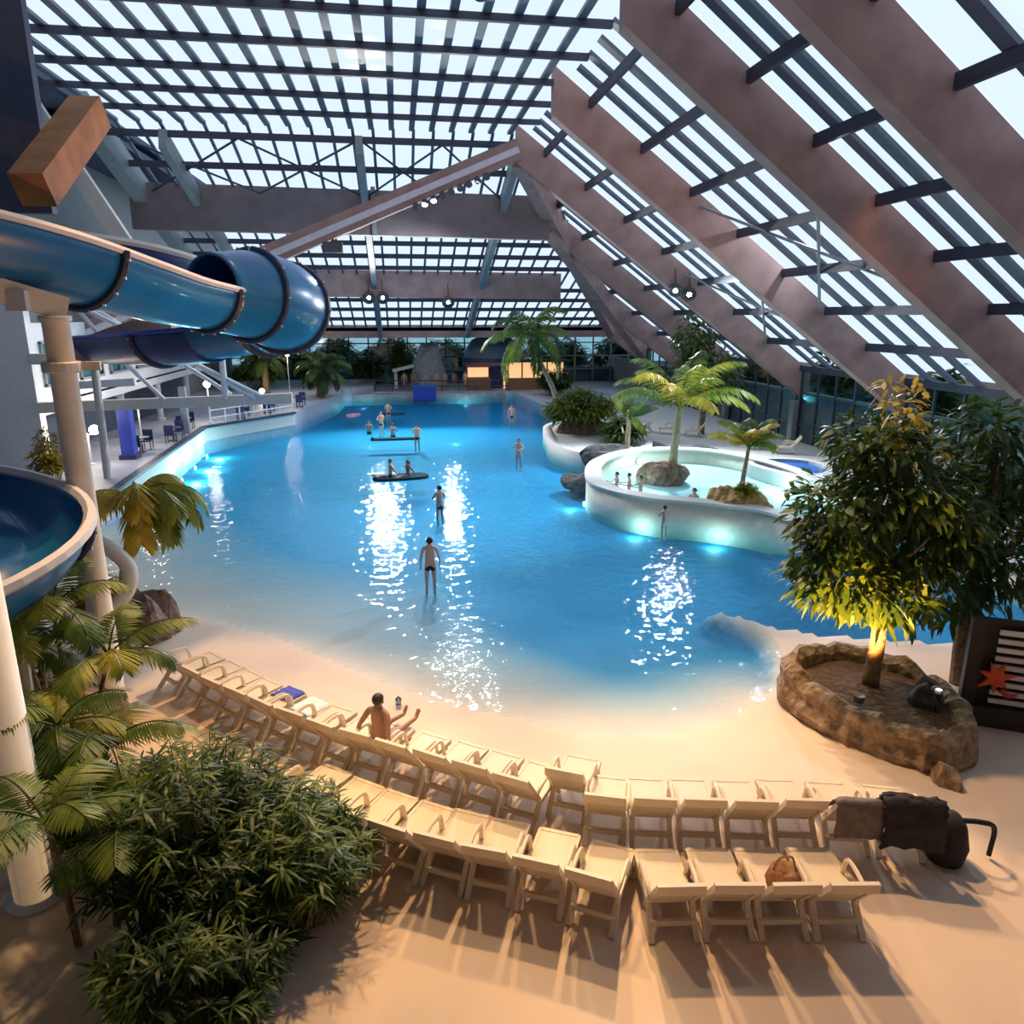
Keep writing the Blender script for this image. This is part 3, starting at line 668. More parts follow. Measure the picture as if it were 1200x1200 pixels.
palm('palm_tree', 'dark green palm at the far left end of the terrace', (-6.35, 62, .8), (.1, .5, 2.2), .3, 20, 2.9, 'leaf_dark', 24, 1.9, .8, .10, (-15, 80), .6, mats=['leaf_dark', 'leaf_mid'])
palm('palm_tree', 'shaggy dark palm farther left behind the terrace palm', (-10.8, 63.5, .8), (0, 0, 3.2), .25, 18, 2.4, 'leaf_dark', 25, 1.9, .7, .10, (-20, 80), .6, mats=['leaf_mid', 'leaf_dark', 'leaf_palm'])
palm('palm_tree', 'yellow drooping palm beside the cream column over the water', (-6.75, 17.6, .2), (.65, -.1, 2.95), .10, 13, 1.9, 'leaf_yel', 26, 3.0, .66, .09, (5, 60), .8, 'bark_pale', nl=26, mats=['leaf_gold', 'leaf_yel', 'leaf_yel', 'leaf_gold'], azs=[.1, -.6, .7, -1.2, 1.4, .3, -.3, 3.2, -2.2])
# multi-stemmed areca palms at the left foreground
def areca(lab, loc, stems, seed, mats):
    rs = random.Random(seed); t = thing('areca_palm', lab, 'palm', loc)
    for (x, y, h, lx, ly) in stems:
        top = Vector((x+lx, y+ly, h)); pts = catmull([(x, y, -.1), (x+lx*.3, y+ly*.3, h*.5), top], 6)
        MB().tube(pts, [.045-.015*i/(len(pts)-1) for i in range(len(pts))], 7).build('stem', M['bark'], t, True)
        for i in range(8):
            V, F = [], []
            frond_geo(2*PI*i*.381966+rs.uniform(-.3, .3)+seed, R(20+50*i/8+rs.uniform(-8, 8)), rs.uniform(.95, 1.35), rs.uniform(1.2, 2.0), .42, 26, .036, .3, rs, V, F, rw=.014)
            o = mesh_obj('frond', V, F, M[mats[(i+seed) % len(mats)]], t); o.location = top
areca('tall feathery palm clump in front of the cream column at the left', (-5.15, 11.0, 0), [(0, 0, 3.05, -.05, .1), (.25, -.2, 2.3, .45, .1), (-.3, .1, 2.5, -.2, -.1)], 31, ['leaf_yel', 'leaf_palm', 'leaf_mid'])
areca('lower feathery palm clump at the left picture edge behind the white column', (-4.75, 9.5, 0), [(0, 0, 1.95, .1, 0), (.3, .1, 1.5, .3, .1)], 32, ['leaf_palm', 'leaf_mid', 'leaf_yel'])
areca('feathery palm clump in the bottom left corner', (-4.0, 7.8, 0), [(0, 0, 1.7, -.1, 0), (.35, .2, 1.3, .2, .1)], 33, ['leaf_palm', 'leaf_mid'])
# leafy bushes in the foreground: stems with whorls of lance-shaped leaves
def bush(lab, loc, rad, h, n, m, seed, L=.27, W=.032, mats=None):
    rs = random.Random(seed); t = thing('bush', lab, 'bush', loc); st = MB(); A = ([], []); B_ = ([], [])
    for i in range(n):
        a = rs.uniform(0, 2*PI); r = math.sqrt(rs.random()); ht = h*(1-.45*r*r)*rs.uniform(.62, 1.05)
        base = Vector((rad*.45*r*math.cos(a), rad*.45*r*math.sin(a), 0)); tip = Vector((rad*r*math.cos(a), rad*r*math.sin(a), ht))
        mid = base.lerp(tip, .5)+Vector((0, 0, ht*.12)); pts = catmull([base, mid, tip], 4); st.tube(pts, [.016-.0013*k for k in range(len(pts))], 5)
        V, F = A if rs.random() < .6 else B_
        for k in range(rs.randint(5, 8)):
            f = 1-.09*k; p = base.lerp(tip, f)+Vector((0, 0, ht*.12*4*f*(1-f)))
            for j in range(rs.randint(4, 6)):
                az = rs.uniform(0, 2*PI); el = rs.uniform(-.35, .75); d = Vector((math.cos(az)*math.cos(el), math.sin(az)*math.cos(el), math.sin(el)))
                sd = d.cross(Vector((rs.uniform(-.3, .3), rs.uniform(-.3, .3), 1))).normalized(); leaf_quads(V, F, p, d, sd, L*rs.uniform(.7, 1.25), W*rs.uniform(.8, 1.3), .35)
    st.build('stems', M['bark'], t)
    mats = mats or [m, m]
    mesh_obj('leaves', *A, M[mats[0]], t); mesh_obj('leaves', *B_, M[mats[1]], t)
bush('large dark green leafy bush in the lower left foreground', (-2.6, 8.15, 0), 1.3, 2.35, 190, 'leaf_mid', 41, mats=['leaf_mid', 'leaf_dark'])
bush('yellow-green leafy bush between the large dark bush and the near loungers', (-1.5, 7.95, 0), .95, 1.75, 120, 'leaf_mid', 42, mats=['leaf_mid', 'leaf_palm'])
bush('low leafy bush at the bottom edge in front of the dark bush', (-2.35, 6.75, 0), 1.0, 1.3, 110, 'leaf_mid', 43, mats=['leaf_dark', 'leaf_mid'])
bush('shaded leafy bush behind the feathery palms on the left', (-3.9, 9.3, 0), .9, 1.5, 80, 'leaf_dark', 44, mats=['leaf_mid', 'leaf_dark'])
bush('leafy bush at the foot of the cream column', (-5.5, 10.0, 0), .9, 1.9, 70, 'leaf_mid', 45, mats=['leaf_dark', 'leaf_mid'])
bush('yellow-green shrub on the reddish rock mound beyond the spa', (11.0, 44.2, .7), 2.2, 2.2, 110, 'leaf_palm', 46, L=.75, W=.10, mats=['leaf_palm', 'leaf_yel'])
bush('dark shrub under the banana plant beside the spa', (12.4, 40.2, .2), 1.3, 1.6, 50, 'leaf_mid', 47, L=.6, W=.08)
bush('small golden plant among the golden rocks on the spa wall', (12.3, 24.7, .8), .5, .6, 24, 'leaf_gold', 48, L=.25, W=.04, mats=['leaf_gold', 'leaf_yel'])
bush('dry brown-gold plant on the terrace behind the cream column', (-12.9, 29.0, .8), .6, 2.4, 26, 'leaf_brown', 49, L=.4, W=.07, mats=['leaf_brown', 'leaf_gold'])
bush('golden shrub beside the curved white pipe', (-6.5, 15.9, .8), .55, 1.2, 36, 'leaf_brown', 50, L=.3, W=.05, mats=['leaf_brown', 'leaf_gold'])
bush('dark plants behind the hooded lamp at the left edge', (-6.4, 11.4, .9), .7, 1.3, 40, 'leaf_mid', 51, L=.35, W=.05, mats=['leaf_mid', 'leaf_brown'])
for i, (x, y, h, r, lab) in enumerate(((-3.2, 74.6, 2.6, 1.6, 'dark'), (-7.9, 72.5, 3.2, 2.0, 'mid'), (-12.5, 70, 3.2, 2.2, 'lit'), (0.2, 76.5, 4.2, 1.4, 'tall pale'), (14, 66, 2.6, 1.6, 'low'))):
    bush('leafy bush', (x, y, .25 if x > -2.4 else .8), r, h, 60, 'leaf_mid', 60+i, L=.8, W=.14, mats=[['leaf_mid', 'leaf_dark'], ['leaf_dark', 'leaf_mid'], ['leaf_palm', 'leaf_mid'], ['leaf_palm', 'leaf_palm'], ['leaf_dark', 'leaf_mid']][i])
    C.objects[-1].name
for i, (x, y, h, r, l) in enumerate(((-13, 86, 5.5, 3.2, 'leftmost of the row'), (-7, 87, 5, 3, 'second from the left'), (-1, 86, 5.5, 3.2, 'behind the red group'), (5.5, 87, 5, 3, 'right of the grey rock pillar'), (12, 86, 5.5, 3.2, 'behind the dome'), (19, 87, 5, 3.2, 'above the warm bar counter'), (25, 85, 5.5, 3, 'at the far right corner'),
        (29, 66, 5, 3, 'farthest outside the right wall'), (29, 56, 4.5, 3, 'second farthest outside the right wall'), (29, 46, 5, 3, 'outside the right wall behind the dark tree'), (29, 37, 4.5, 3, 'nearest outside the right wall'))):
    bush('dark garden shrub outside the glass, '+l, (x, y, 0), r, h, 45, 'leaf_dark', 90+i, L=1.3, W=.3, mats=['leaf_dark', 'leaf_mid'])
struct(MB().box((5, 100, -.2), (120, 42, .2)).build('ground_far', M['soil'])); struct(MB().box((45, 36, -.2), (42, 90, .2)).build('ground_right', M['soil']))
FB = [o for o in C.objects if o.get('label') == 'leafy bush']
for o, l in zip(FB, ('dark bush left of the red group at the far end', 'green bush behind the far terrace palm', 'lamp-lit bush under the blue hood at the far left', 'tall pale green bush before the far glass wall', 'low dark bush before the lit shop front on the far right')): o['label'] = l
# banana plant: paddle leaves
t = thing('banana_plant', 'banana plant with broad dark green paddle leaves left of the big palm', 'plant', (12.2, 38.6, .15))
MB().tube([(0, 0, 0), (.05, 0, 1.2), (.0, 0, 2.1)], [.16, .13, .08], 8).build('stalk', M['bark_pale'], t)
for i, (az, el, L) in enumerate(((1.2, 80, 2.2), (2.9, 62, 2.0), (-.3, 35, 2.0), (4.6, 15, 1.7), (.4, -25, 1.7), (5.4, 55, 1.9))):
    V, F = [], []; d = Vector((math.cos(az)*math.cos(R(el)), math.sin(az)*math.cos(R(el)), math.sin(R(el)))); sd = d.cross(Vector((.2, -1, .3))).normalized()
    leaf_quads(V, F, Vector((0, 0, 1.7)), d, sd, L, .55, .3, .25); mesh_obj('leaf', V, F, M[['leaf_mid', 'leaf_palm', 'leaf_dark'][i % 3]], t)
# broad-leaved trees
def tree(lab, loc, trunk, branches, blobs, leaf, m, seed, name='leafy_tree', tr=.12, bark='bark', extra=None, mats2=None):
    rs = random.Random(seed); t = thing(name, lab, 'tree', loc)
    MB().tube(catmull(trunk, 6), [tr*(1.2-.6*i/((len(trunk)-1)*6)) for i in range((len(trunk)-1)*6+1)], 10).build('trunk', M[bark], t, True)
    for b_ in branches: MB().tube(catmull(b_, 5), [tr*(.55-.4*i/((len(b_)-1)*5)) for i in range((len(b_)-1)*5+1)], 7).build('branch', M[bark], t, True)
    def fol(blobs, mm, lf):
        V, F = [], []
        for (c, r, n) in blobs:
            c = Vector(c)
            for i in range(n):
                u = Vector((rs.gauss(0, 1), rs.gauss(0, 1), rs.gauss(0, 1))).normalized(); k = rs.random()**.35
                p = c+Vector((u.x*r[0], u.y*r[1], u.z*r[2]))*k
                d = (u*.8+Vector((rs.uniform(-.8, .8), rs.uniform(-.8, .8), rs.uniform(-.9, .35)))).normalized()
                sd = d.cross(Vector((rs.uniform(-.6, .6), rs.uniform(-.6, .6), 1))).normalized(); leaf_quads(V, F, p, d, sd, lf[0]*rs.uniform(.65, 1.25), lf[1]*rs.uniform(.7, 1.2), .3, .15)
        mesh_obj('foliage', V, F, M[mm], t)
    fol(blobs, m, leaf)
    if extra: fol(extra[0], extra[1], extra[2])
    return t
tx, ty = 8.55, 11.45
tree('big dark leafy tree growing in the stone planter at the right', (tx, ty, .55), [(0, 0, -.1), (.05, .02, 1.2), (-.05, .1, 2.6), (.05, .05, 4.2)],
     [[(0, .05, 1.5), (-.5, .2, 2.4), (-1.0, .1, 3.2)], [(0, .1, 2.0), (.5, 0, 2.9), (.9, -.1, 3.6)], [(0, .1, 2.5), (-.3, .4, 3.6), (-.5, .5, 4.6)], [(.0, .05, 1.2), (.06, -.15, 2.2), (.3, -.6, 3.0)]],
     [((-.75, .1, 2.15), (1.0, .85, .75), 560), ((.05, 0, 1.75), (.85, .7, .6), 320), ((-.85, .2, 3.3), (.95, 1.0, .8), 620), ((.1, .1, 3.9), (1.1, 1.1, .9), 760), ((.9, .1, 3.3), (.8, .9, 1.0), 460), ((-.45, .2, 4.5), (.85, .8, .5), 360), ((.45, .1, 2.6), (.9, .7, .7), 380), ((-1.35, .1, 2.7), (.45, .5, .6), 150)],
     (.30, .105), 'leaf_tree', 71, tr=.13, extra=([((.05, .1, 4.95), (.42, .35, .62), 120), ((.25, 0, 4.5), (.5, .4, .3), 70), ((-.25, .2, 5.45), (.2, .2, .25), 22)], 'leaf_gold', (.24, .085)))  # top sprig: yellow lamplight put into its golden leaf colour
tree('second dark leafy tree filling the right picture edge behind the planter tree', (11.0, 12.1, 0), [(0, 0, -.1), (-.1, 0, 1.4), (.05, .1, 3.0), (0, 0, 4.6)],
     [[(0, 0, 1.6), (-.6, .2, 2.4), (-.9, .2, 3.2)], [(0, 0, 2.2), (.6, -.1, 3.0), (1.0, 0, 3.9)], [(0, .1, 2.8), (-.3, -.4, 3.8), (-.4, -.5, 4.6)]],
     [((-.6, 0, 2.2), (.9, .8, .8), 430), ((.5, 0, 2.7), (1.1, .9, 1.0), 560), ((-.5, 0, 3.6), (1.0, .9, .9), 560), ((.5, 0, 4.4), (1.2, 1.0, .9), 640), ((-.25, .1, 5.1), (.8, .7, .6), 300), ((1.5, 0, 3.4), (.8, .8, 1.2), 380)],
     (.30, .105), 'leaf_tree', 72, tr=.14)
tree('dark green tree standing behind the big spa palm', (18.3, 43, .1), [(0, 0, -.1), (0, 0, 2.2), (-.2, 0, 4.4)], [[(0, 0, 2.4), (-1, 0, 4), (-1.4, 0, 5)], [(0, 0, 2.6), (.9, 0, 3.9), (1.3, 0, 4.6)]],
     [((-.8, 0, 5.9), (1.3, 1.2, 1.4), 420), ((-.2, 0, 4.4), (1.9, 1.5, 1.1), 460), ((.8, 0, 3.6), (1.4, 1.3, 1.0), 260)], (.55, .17), 'leaf_mid', 73, tr=.17)
# stone planter with its soil
pl = smooth_loop([(7.45, 12.35), (7.25, 11.5), (7.62, 10.45), (8.1, 9.75), (8.62, 9.45), (9.2, 9.75), (9.62, 10.45), (9.75, 11.3), (9.3, 12.2), (8.4, 12.75)], 5)
t = thing('stone_planter', 'rough stone planter wall holding the big leafy tree', 'planter', (8.6, 11, 0)); lp = [(x-8.6, y-11) for x, y in pl]
rs = random.Random(5); V, F = [], []; n = len(lp); prof = [(.16, -.05), (.20, .12), (.12, .3), (.15, .48), (.05, .60), (-.10, .62), (-.22, .52), (-.24, .2)]; m_ = len(prof)
for i in range(n):
    a, c = Vector((*lp[i-1], 0)), Vector((*lp[(i+1) % n], 0)); d = (c-a).normalized(); nn = Vector((d.y, -d.x, 0)); jj = rs.uniform(-.05, .05)
    if nn.dot(Vector((*lp[i], 0))) < 0: nn = -nn
    hh = 1.0 + (.25 if lp[i][1] > .6 else 0)+rs.uniform(-.1, .12)
    for r_, z in prof: k = rs.uniform(-.045, .045); V.append((lp[i][0]+nn.x*(r_+k+jj), lp[i][1]+nn.y*(r_+k+jj), z*hh))
for i in range(n):
    for k in range(m_-1): F.append((i*m_+k, ((i+1) % n)*m_+k, ((i+1) % n)*m_+k+1, i*m_+k+1))
mesh_obj('wall', V, F, M['rock_plan'], t); MB().prism([(x*.93, y*.93) for x, y in lp], .1, .5).build('soil', M['soil'], t)
rock('boulder', 'narrow pointed brown rock leaning out of the planter towards the loungers', (8.35, 9.15, 0), (.22, .42, .42), M['rock_plan'], 15, n=3)
rock('boulder', 'dark rounded rock in the right corner of the stone planter', (9.2, 10.75, .45), (.38, .4, .55), M['rock_dark'], 16, n=4)
t = thing('garden_spotlight', 'small bright spotlight on the dark rock in the planter', 'spotlight', (9.0, 10.35, .92))
MB().tube([(0, 0, -.5), (0, 0, 0)], .02, 6).build('spike', M['house'], t); MB().tube([(.02, .06, -.02), (-.02, -.08, .05)], [.06, .08], 10).build('lamp_housing', M['house'], t)
MB().lathe([(.0, .0), (.05, .012), (0, .03)], (-.02, -.09, .05), 10).build('lens', M['lamp_white'], t)
# slatted fence at the right
a, b_ = Vector((9.95, 10.85, 0)), Vector((12.2, 9.6, 0)); d = (b_-a).normalized(); L = (b_-a).length
t = thing('slatted_fence', 'dark-framed fence with white horizontal slats at the right edge', 'fence', a, math.atan2(d.y, d.x))
MB().box((L/2, 0, .19), (L, .3, .38)).build('base', M['darkwood'], t)
for i in range(9): MB().box((L/2+.22, 0, .47+i*.165), (L-.44, .05, .085)).build('slat', M['white'], t)
for x in (.10, L-.1): MB().box((x, 0, 1.0), (.22, .2, 2.0)).build('post', M['darkwood'], t)
MB().box((L/2, .14, 1.15), (L, .04, 1.7)).build('backing', M['darkwood'], t)
t = thing('wall_decoration', 'orange-red starfish-like decoration on the dark post of the slatted fence', 'decoration', a+d*.42+Vector((-.05, -.16, 1.0)), math.atan2(d.y, d.x))
V, F = [], []
for k in range(14):
    r_ = .30 if k % 2 == 0 else .13; r_ *= (1.1 if k in (0, 8) else .9); an = 2*PI*k/14+.2; V.append((r_*math.cos(an), -.05 if k % 2 else -.02, r_*1.15*math.sin(an)))
nn_ = len(V); V += [(v[0]*.9, .05, v[2]*.9) for v in V]; V += [(0, -.12, 0), (0, .06, 0)]
for k in range(14): F += [(2*nn_, (k+1) % 14, k), (k, (k+1) % 14, nn_+(k+1) % 14, nn_+k), (2*nn_+1, nn_+k, nn_+(k+1) % 14)]
mesh_obj('body', V, F, M['orange'], t)
MB().tube(catmull([(.1, -.03, -.22), (.22, -.05, -.3), (.36, -.03, -.27)], 4), [.05]*5+[.04]*2+[.03]*2, 7).build('tail', M['redcloth'], t)

# ------------------------------------------------------------------ sun loungers
proto = None
def make_lounger():
    t = thing('sun_lounger', '', 'sun lounger')
    m = M['lounger']
    b = MB(); b.box((0, .41, .355), (.54, .84, .035))
    for x in (-.27, .27): b.bar((x, -.05, .34), (x, .85, .34), .05, .08)
    b.bar((-.27, .84, .34), (.27, .84, .34), .06, .08)
    b.build('seat', m, t)
    h = Vector((0, 0, .37)); e = h+Vector((0, -.43, .53)); b = MB(); b.bar(h, e, .54, .03)
    for x in (-.26, .26): b.bar(h+Vector((x, 0, 0)), e+Vector((x, 0, 0)), .05, .07)
    b.bar(e+Vector((-.28, 0, 0)), e+Vector((.28, 0, 0)), .06, .12); b.build('backrest', m, t)
    for x in (-.26, .26):
        MB().bar((x, .02, .34), (x*1.04, -.28, 0), .07, .06, (0, 1, 0)).build('leg', m, t)
        MB().bar((x, .68, .34), (x*1.02, .79, 0), .07, .06, (0, 1, 0)).build('leg', m, t)
        MB().tube(catmull([(x*1.1, -.14, .56), (x*1.16, -.02, .63), (x*1.16, .34, .62), (x*1.1, .42, .36)], 4), .03, 6).build('armrest', m, t)
    MB().bar((-.27, -.14, .17), (.27, -.14, .17), .05, .07).build('stretcher', m, t)
    return t
def place(x, y, ang, lab, group):
    global proto
    if proto is None: proto = make_lounger(); o = proto
    else: o = copy_tree(proto)
    o.location = (x, y, zf(x, y)); o.rotation_euler = (0, 0, ang); o['label'] = lab; o['group'] = group; return o
def zf(x, y): return float(floor_z(np.array([[x]], float), np.array([[y]], float))[0, 0])
def along(P, gap):
    pts = catmull([(*p, 0) for p in P], 30); s_ = [0]; out = []; g = 0
    for a, b in zip(pts[:-1], pts[1:]): s_.append(s_[-1]+(b-a).length)
    while g <= s_[-1]:
        for k in range(len(pts)-1):
            if s_[k] <= g <= s_[k+1]+1e-6:
                p = pts[k].lerp(pts[k+1], (g-s_[k])/(s_[k+1]-s_[k])); a_, b_ = pts[max(0, k-20)], pts[min(len(pts)-1, k+20)]; d = b_-a_; out.append((p, math.atan2(d.y, d.x))); break
        g += gap
    return out
def row(P, gap, lab, group, special=None):
    out = []
    L_ = along(P, gap)
    for i, (p, a) in enumerate(L_):
        off = .43+(special[1] if special and i == special[0] else 0)+random.uniform(-.03, .03); a += random.uniform(-.05, .05)
        c = p+Vector((-math.sin(a), math.cos(a), 0))*off
        out.append((place(c.x, c.y, a, lab(i, len(L_)), group), c, a))
    return out
# head ends of the loungers follow the curve of the beach
row2 = [(-4.91, 14.02), (-3.82, 12.9), (-2.93, 12.1), (-2.14, 11.4), (-1.38, 10.8), (-.7, 10.32), (-.06, 9.88), (.68, 9.4), (1.26, 9.03), (1.8, 8.72), (2.31, 8.45), (2.99, 8.23), (3.53, 8.12), (4.09, 8.03), (4.72, 7.92), (5.37, 7.80), (5.99, 7.66), (6.6, 7.46), (6.75, 7.42)]
TW = ['twentieth', 'twenty-first', 'twenty-second', 'twenty-third', 'twenty-fourth']
def lab2(i, n):
    if i == n-1: return 'sun lounger at the right end of the long row, covered with black clothes'
    if i == n-2: return 'sun lounger with a grey-brown towel, second from the right end of the long row'
    if i > n-8: return 'cream plastic sun lounger, %s from the right end of the long curved row' % ORD[n-1-i]
    return 'cream plastic sun lounger, %s from the left end of the long curved row' % ORD[i]
seats = row(row2, .672, lab2, 'sun loungers in the long curved row', (13, .42))
seats[13][0]['label'] = 'cream plastic sun lounger pulled out of the long curved row towards the pool'
row(((-1.95, 9.34), (-.97, 8.58), (-.41, 8.19), (.12, 7.89), (.63, 7.66), (1.13, 7.43), (1.61, 7.2), (2.0, 6.97)), .655, lambda i, n: 'cream plastic sun lounger, %s from the left in the near row beside the bushes' % ORD[i], 'sun loungers in the near row')
row(((2.95, 6.62), (3.7, 6.52), (4.75, 6.38), (5.3, 6.3)), .66, lambda i, n: 'cream plastic sun lounger, %s from the left in the short bottom row' % ORD[i], 'sun loungers in the short bottom row')
def on(seat, v):                 # a point in a lounger's own frame
    o, c, a = seat; return Vector((c.x+v[0]*math.cos(a)-v[1]*math.sin(a), c.y+v[0]*math.sin(a)+v[1]*math.cos(a), v[2]))
def cloth(name, lab, cat, seat, pts, w_, m, seed, th=.02, amp=.02):
    rs = random.Random(seed); path = catmull(pts, 5); n = 9; V, F = [], []
    for i, p in enumerate(path):
        for k in range(n):
            u = (k/(n-1)-.5); V.append((u*w_*(1+rs.uniform(-.06, .06)), p.y+rs.uniform(-.012, .012), p.z+rs.uniform(0, amp)-.32*max(0, abs(u)-.42)))
    for i in range(len(path)-1):
        for k in range(n-1): F.append((i*n+k, i*n+k+1, (i+1)*n+k+1, (i+1)*n+k))
    o = mesh_obj(name, V, F, m, None, True); sm = o.modifiers.new('s', 'SOLIDIFY'); sm.thickness = th; sm.offset = 1
    o.location = (seat[1].x, seat[1].y, seat[0].location.z); o.rotation_euler = (0, 0, seat[2]); return tag(o, lab, cat)
cloth('towel', 'grey-brown towel hung over the second last lounger of the long row', 'towel', seats[-2], [(0, -.50, .46), (0, -.52, .70), (0, -.50, .95), (0, -.42, .98), (0, -.34, .90), (0, -.24, .76)], .62, M['greycloth'], 1)
cloth('garment', 'black clothes hung over the last lounger of the long row', 'clothes', seats[-1], [(0, -.56, .40), (0, -.56, .72), (0, -.50, .96), (0, -.40, 1.0), (0, -.30, .90), (0, -.18, .74)], .74, M['blackcloth'], 2, .05, .08)
o = seats[-1]
bag = thing('shoulder_bag', 'black shoulder bag with a strap lying right of the last lounger', 'bag', on(o, (.60, -.12, 0)), o[2])
MB().lathe([(.0, 0), (.24, .02), (.28, .25), (.22, .55), (.12, .70), (0, .72)], n=14).build('body', M['blackcloth'], bag, True)
MB().tube(catmull([(.15, 0, .62), (.36, -.05, .66), (.58, .05, .52), (.60, .1, .06)], 5), .035, 6).build('strap', M['black'], bag)
cloth('towel', 'blue towel lying over the foot of a lounger, left of the seated bather', 'towel', seats[4], [(0, .45, .385), (0, .7, .385), (0, .85, .385)], .5, M['bluecloth'], 5)
cloth('towel', 'white towel spread over a lounger next to the blue towels', 'towel', seats[5], [(0, .30, .385), (0, .6, .385), (0, .80, .385)], .54, M['whitecloth'], 9)
cloth('towel', 'blue towel with a white edge on the seat beside the white towel', 'towel', seats[5], [(0, .02, .39), (0, .15, .385), (0, .28, .385)], .54, M['bluecloth'], 6)
bg = thing('beach_bag', 'brown bag on the bottom row of loungers', 'bag', (4.42, 7.0, .375)); MB().lathe([(0, 0), (.18, .01), (.22, .14), (.17, .3), (.14, .31), (0, .2)], n=12).build('body', M['rattan'], bg, True)
MB().tube(catmull([(-.15, 0, .28), (-.08, 0, .46), (.08, 0, .46), (.15, 0, .28)], 4), .015, 5).build('handle', M['rattan'], bg)
for x, y, l in ((-.25, 13.0, 'small dark sandal on the beach behind the seated bather'), (-.62, 11.9, 'dark sandal on the sand beside the seated bather')):
    sd = thing('sandal', l, 'sandal', (x, y, .0)); MB().prism([(-.05, -.13), (.05, -.13), (.06, .1), (0, .15), (-.06, .1)], 0, .03).build('sole', M['house'], sd); MB().tube([(-.05, .03, .02), (0, .05, .09), (.05, .03, .02)], .015, 5).build('strap', M['black'], sd)

# ------------------------------------------------------------------ people
DG = None
def skin_mesh(J, E, rad, root, sub=1):
    me = bpy.data.meshes.new('sk'); names = list(J); me.from_pydata([J[k] for k in names], [(names.index(a), names.index(b)) for a, b in E], [])
    o = bpy.data.objects.new('sk', me); C.objects.link(o); md = o.modifiers.new('k', 'SKIN'); md.use_smooth_shade = True; sb = o.modifiers.new('s', 'SUBSURF'); sb.levels = sub
    for i, k in enumerate(names):
        r = rad[k]; me.skin_vertices[0].data[i].radius = r if isinstance(r, tuple) else (r, r); me.skin_vertices[0].data[i].use_root = (k == root)
    bpy.context.view_layer.update(); dg = bpy.context.evaluated_depsgraph_get(); ev = o.evaluated_get(dg); m2 = ev.to_mesh()
    V = [tuple(v.co) for v in m2.vertices]; F = [tuple(p.vertices) for p in m2.polygons]; ev.to_mesh_clear()
    bpy.data.objects.remove(o); bpy.data.meshes.remove(me); return V, F
BASE = dict(pelvis=(0, 0, .93), spine=(0, 0, 1.10), chest=(0, .01, 1.30), neck0=(0, 0, 1.45), neck=(0, .01, 1.52), head=(0, .025, 1.60), crown=(0, .015, 1.69))
